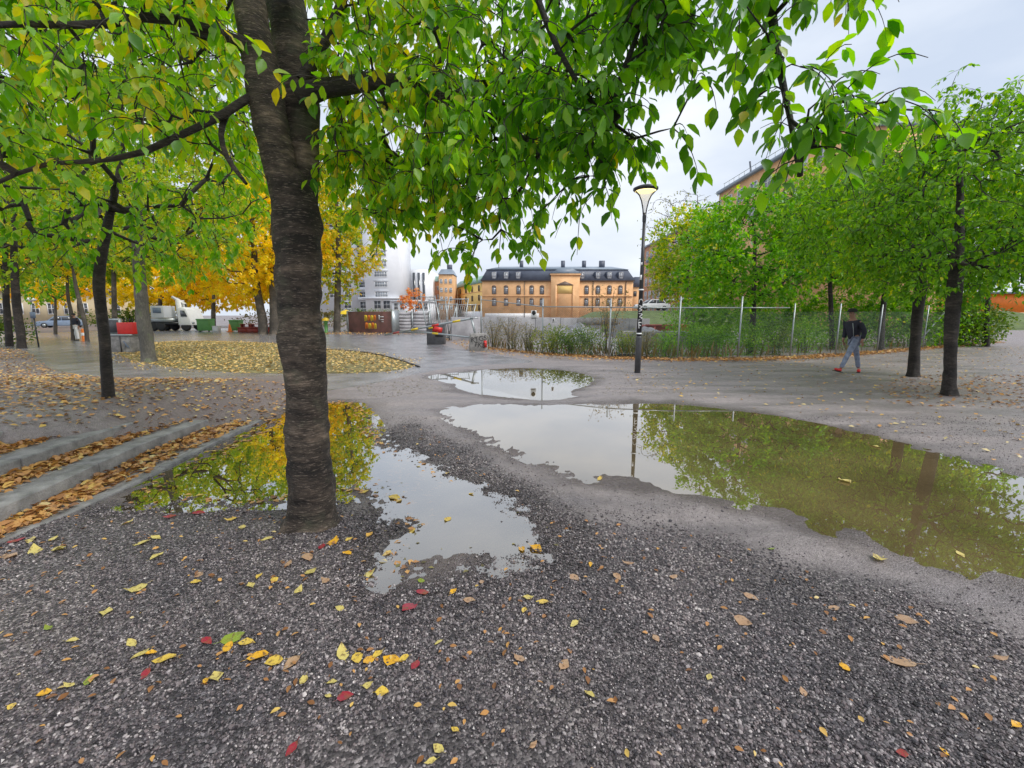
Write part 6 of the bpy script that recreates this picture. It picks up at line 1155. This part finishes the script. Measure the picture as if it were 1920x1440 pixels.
    MB().box((X2(1192), Y2 + 4, Z2(540) / 2), (5.4, 8, Z2(540))).build('wall', M['orange'], tn); MB().extr([(X2(1175), Z2(540)), (X2(1209), Z2(540)), (X2(1200), Z2(522)), (X2(1184), Z2(522))], (0, Y2 - .3, 0), (1, 0, 0), (0, 0, 1), (0, 1, 0), 9).build('roof', M['slate'], tn)
    for px in (1186, 1198): win(tn, (X2(px), Y2, Z2(552)), 1.0, 1.6, 'dframe', 'glass')
barracks()
def bricks_left():
    for i, (px0, px1, pt, Y, m, lab, rf) in enumerate(((804, 829, 520, 150, 'brick', 'narrow red brick house with green roof left of the yellow range', 'copper'), (826, 852, 507, 146, 'brick2', 'taller orange brick house with grey roof beside the yellow range', 'slate2'))):
        k = Y / FPX; X = lambda px: (px - 960) * k; Z = lambda py: CAMZ + (590 - py) * k; x0, x1 = X(px0), X(px1); t = thing('brick_house', lab, 'building', ((x0 + x1) / 2, Y, 0)); zt = Z(pt)
        MB().box(((x0 + x1) / 2, Y + 5, zt / 2 - .9), (x1 - x0, 10, zt - 1.8)).build('wall', M[m], t); MB().add([(x0 - .2, Y - .3, zt - 1.8), (x1 + .2, Y - .3, zt - 1.8), (x1 + .2, Y + 10, zt - 1.8), (x0 - .2, Y + 10, zt - 1.8), (x0 + .6, Y + 2, zt), (x1 - .6, Y + 2, zt), (x1 - .6, Y + 8, zt), (x0 + .6, Y + 8, zt)], [(0, 1, 5, 4), (1, 2, 6, 5), (2, 3, 7, 6), (3, 0, 4, 7), (4, 5, 6, 7)]).build('roof', M[rf], t)
        if i: MB().box((x1 - 1.4, Y + 3, zt + .6), (1.6, 1.2, 1.8)).build('chimney', M['slate'], t)
        for r_ in range(4):
            for c_ in range(3): win(t, (x0 + (x1 - x0) * (c_ + .5) / 3, Y, zt - 4 - r_ * 2.8), .8, 1.3, 'frame', 'glassl')
bricks_left()
def tower():
    Y = 125.0; k = Y / FPX; X = lambda px: (px - 960) * k; Z = lambda py: CAMZ + (590 - py) * k
    t = thing('apartment_tower', 'tall white apartment tower behind the lime tree', 'building', (X(700), Y, 0)); H = Z(385)
    MB().box(((X(690) + X(752)) / 2, Y + 8, H / 2), (X(752) - X(690), 16, H)).build('tower', M['white'], t); MB().box(((X(596) + X(690)) / 2, Y + 11, (H - 2) / 2), (X(690) - X(596) - .05, 16, H - 2)).build('side_block', M['white2'], t)
    MB().box(((X(752) + X(790)) / 2, Y + 26, Z(498) / 2), (X(790) - X(752), 20, Z(498))).build('rear_wing', M['white'], t); MB().box((X(721), Y + 8, H + .3), (X(756) - X(686), 17, .6)).build('roof_edge', M['white2'], t)
    for px in (758, 768, 778): MB().box((X(px), Y + 15.9, Z(498) / 2), (.7, .2, Z(498) - 2)).build('dark_strip', M['glass'], t)
    MB().box((X(719), Y - .3, Z(560)), (X(752) - X(690) + 1, .9, .4)).build('canopy', M['white2'], t)
    for r_ in range(11):
        z = Z(553) + r_ * 2.75
        if z > H - 1.5: break
        win(t, (X(720), Y, z), 3.4, 1.35, 'frame', 'glassl', mull=4); MB().box((X(720), Y - .12, z + 1.0), (4.2, .24, .18)).build('sun_shade', M['white2'], t)
        for px in (652, 681, 624): win(t, (X(px), Y + 3, z), 2.4 if px == 681 else 2.0, 1.5, 'frame', 'glass', mull=1); 
        MB().box((X(681), Y + 2.7, z - 1.1), (3.0, .6, .9)).build('balcony', M['white2'], t)
    for px in (712, 729): win(t, (X(px), Y, Z(572)), 1.9, 2.2, 'frame', 'glass', mull=1)
    for px in (680, 650): win(t, (X(px), Y + 3, Z(572)), 2.0, 1.8, 'frame', 'glass', rows=1); win(t, (X(px), Y + 3, Z(585)), 2.0, 1.6, 'frame', 'glass', rows=1)
    Y = 110.; k = Y / FPX; X = lambda px: (px - 960) * k; Z = lambda py: CAMZ + (590 - py) * k; t = thing('pavilion_building', 'low white building right of the apartment tower', 'building', (X(772), Y, 0))
    MB().box((X(772), Y + 5, Z(566) / 2), (X(806) - X(738), 10, Z(566))).build('wall', M['white'], t); MB().box((X(772), Y + 5, Z(565)), (X(808) - X(736), 11, .4)).build('roof', M['white2'], t)
    for px in (746, 757, 786, 794, 801): win(t, (X(px), Y, Z(575)), .9, 1.6, 'frame', 'glass')
tower()
def brick_block():
    Xf = 31.0; t = thing('brick_block', 'long orange brick apartment block receding on the right behind trees', 'building', (Xf + 6, 70, 0)); H = 19.4; Hf = 17.0
    MB().box((Xf + 6, 57, H / 2), (12, 24, H)).build('near_wall', M['brick2'], t); MB().box((Xf + 6.1, 88.5, Hf / 2), (11.8, 39, Hf)).build('far_wall', M['brick'], t)
    MB().box((Xf + 5.9, 57, H + .15), (12.6, 24.4, .4)).build('roof_edge', M['slate2'], t); MB().box((Xf + 6.0, 88.6, Hf + .15), (12.4, 39.2, .35)).build('far_roof_edge', M['slate2'], t); MB().box((Xf + 4, 52, H + 1.0), (4, 9, 1.4)).build('roof_shed', M['steel'], t, bevel=.05)
    rl = MB()
    for y in np.arange(46, 69, 1.4): rl.box((Xf + .4, y, H + .85), (.05, .05, 1.0))
    for z in (.7, 1.3): rl.box((Xf + .4, 57.2, H + z + .03), (.05, 23, .05))
    rl.build('roof_railing', M['steel'], t)
    for y in np.arange(46.5, 69, 3.2):
        for r_ in (0, 1): win(t, (Xf, y, H - 1.9 - 3 * r_), 1.6, 1.7, 'frame', 'glassl', 'x', mull=1)
    for y in np.arange(71, 107, 3.0):
        for r_ in range(5): win(t, (Xf + .2, y, Hf - 2 - 3 * r_), 1.4, 1.7, 'frame', 'glassl', 'x', mull=1)
        if int(y) % 2: MB().box((Xf - .3, y, Hf - 3.4), (.9, 2.2, .9)).build('balcony', M['bluep'], t)
    MB().box((Xf - .05, 88.5, 4.4), (.3, 38, .4)).build('string_course', M['white2'], t)
    MB().tube([(Xf + 1.0, 62, H), (Xf + .4, 61.6, H + 2.2)], .12, 6).build('vent_pipe', M['slate'], t)
brick_block()
def others():
    Y = 62.; k = Y / FPX; X = lambda px: (px - 960) * k; t = thing('orange_pavilion', 'far orange building with pale lower wall at the right edge', 'building', (X(1960), Y, 0))
    MB().box((X(1960), Y + 4, .95), (X(2080) - X(1840), 8, 1.9)).build('lower_wall', M['cream'], t); MB().box((X(1960), Y + 4, 3.2), (X(2080) - X(1842), 7.9, 2.6)).build('upper_wall', M['orangep'], t); MB().box((X(1960), Y + 4, 4.6), (X(2084) - X(1836), 8.6, .25)).build('roof', M['slate2'], t)
    Y = 75.; k = Y / FPX; X = lambda px: (px - 960) * k; t = thing('cream_building', 'low cream building with white windows at the far left', 'building', (X(90), Y, 0)); Zz = CAMZ + (590 - 548) * k
    MB().box((X(60), Y + 5, Zz / 2), (X(250) - X(-130), 10, Zz)).build('wall', M['cream'], t); MB().box((X(60), Y + 5, Zz + .2), (X(256) - X(-136), 11, .4)).build('roof', M['slate2'], t)
    for px in range(-100, 250, 30): win(t, (X(px), Y, 2.6), 1.3, 1.8, 'frame', 'glass'); 
    # dim park hedge far left closing the view
    for i, (px, py, Y, rx, h, m, lab) in enumerate(((-30, 640, 24, 3.0, 1.6, 'leaf_shrub', 'green hedge behind the far left trunks'), (250, 622, 60, 9, 2.4, 'leaf_shrub', 'low hedge behind the crane truck'), (560, 620, 58, 9, 2.2, 'leaf_dry', 'dry hedge behind the golden maples'), (690, 612, 95, 10, 3, 'leaf_shrub', 'green hedge at the foot of the apartment tower'), (1340, 640, 24, 3.2, 2.6, 'leaf_dark', 'tall dark hedge behind the bright green tree'), (1480, 640, 23, 3.2, 3.0, 'leaf_dark', 'tall dark hedge left of the walking person'), (1600, 640, 22, 3.2, 3.2, 'leaf_dark', 'tall dark hedge behind the walking person'), (1720, 640, 22, 3.2, 3.0, 'leaf_dark', 'tall dark hedge behind the two right hand cherries'), (1810, 640, 22.5, 2.0, 2.4, 'leaf_shrub', 'tall hedge closing the far right fence end'))):
        p = P(px, py, Y); p[2] = 0; shrub('hedge', lab, p, (rx, 1.2, h), 2200 if Y > 23.9 and px < 1000 else 5200, M[m], (0.2, 0.34) if Y > 30 else (0.11, 0.18), (.4, .2), stems=10, cat='hedge')
others()
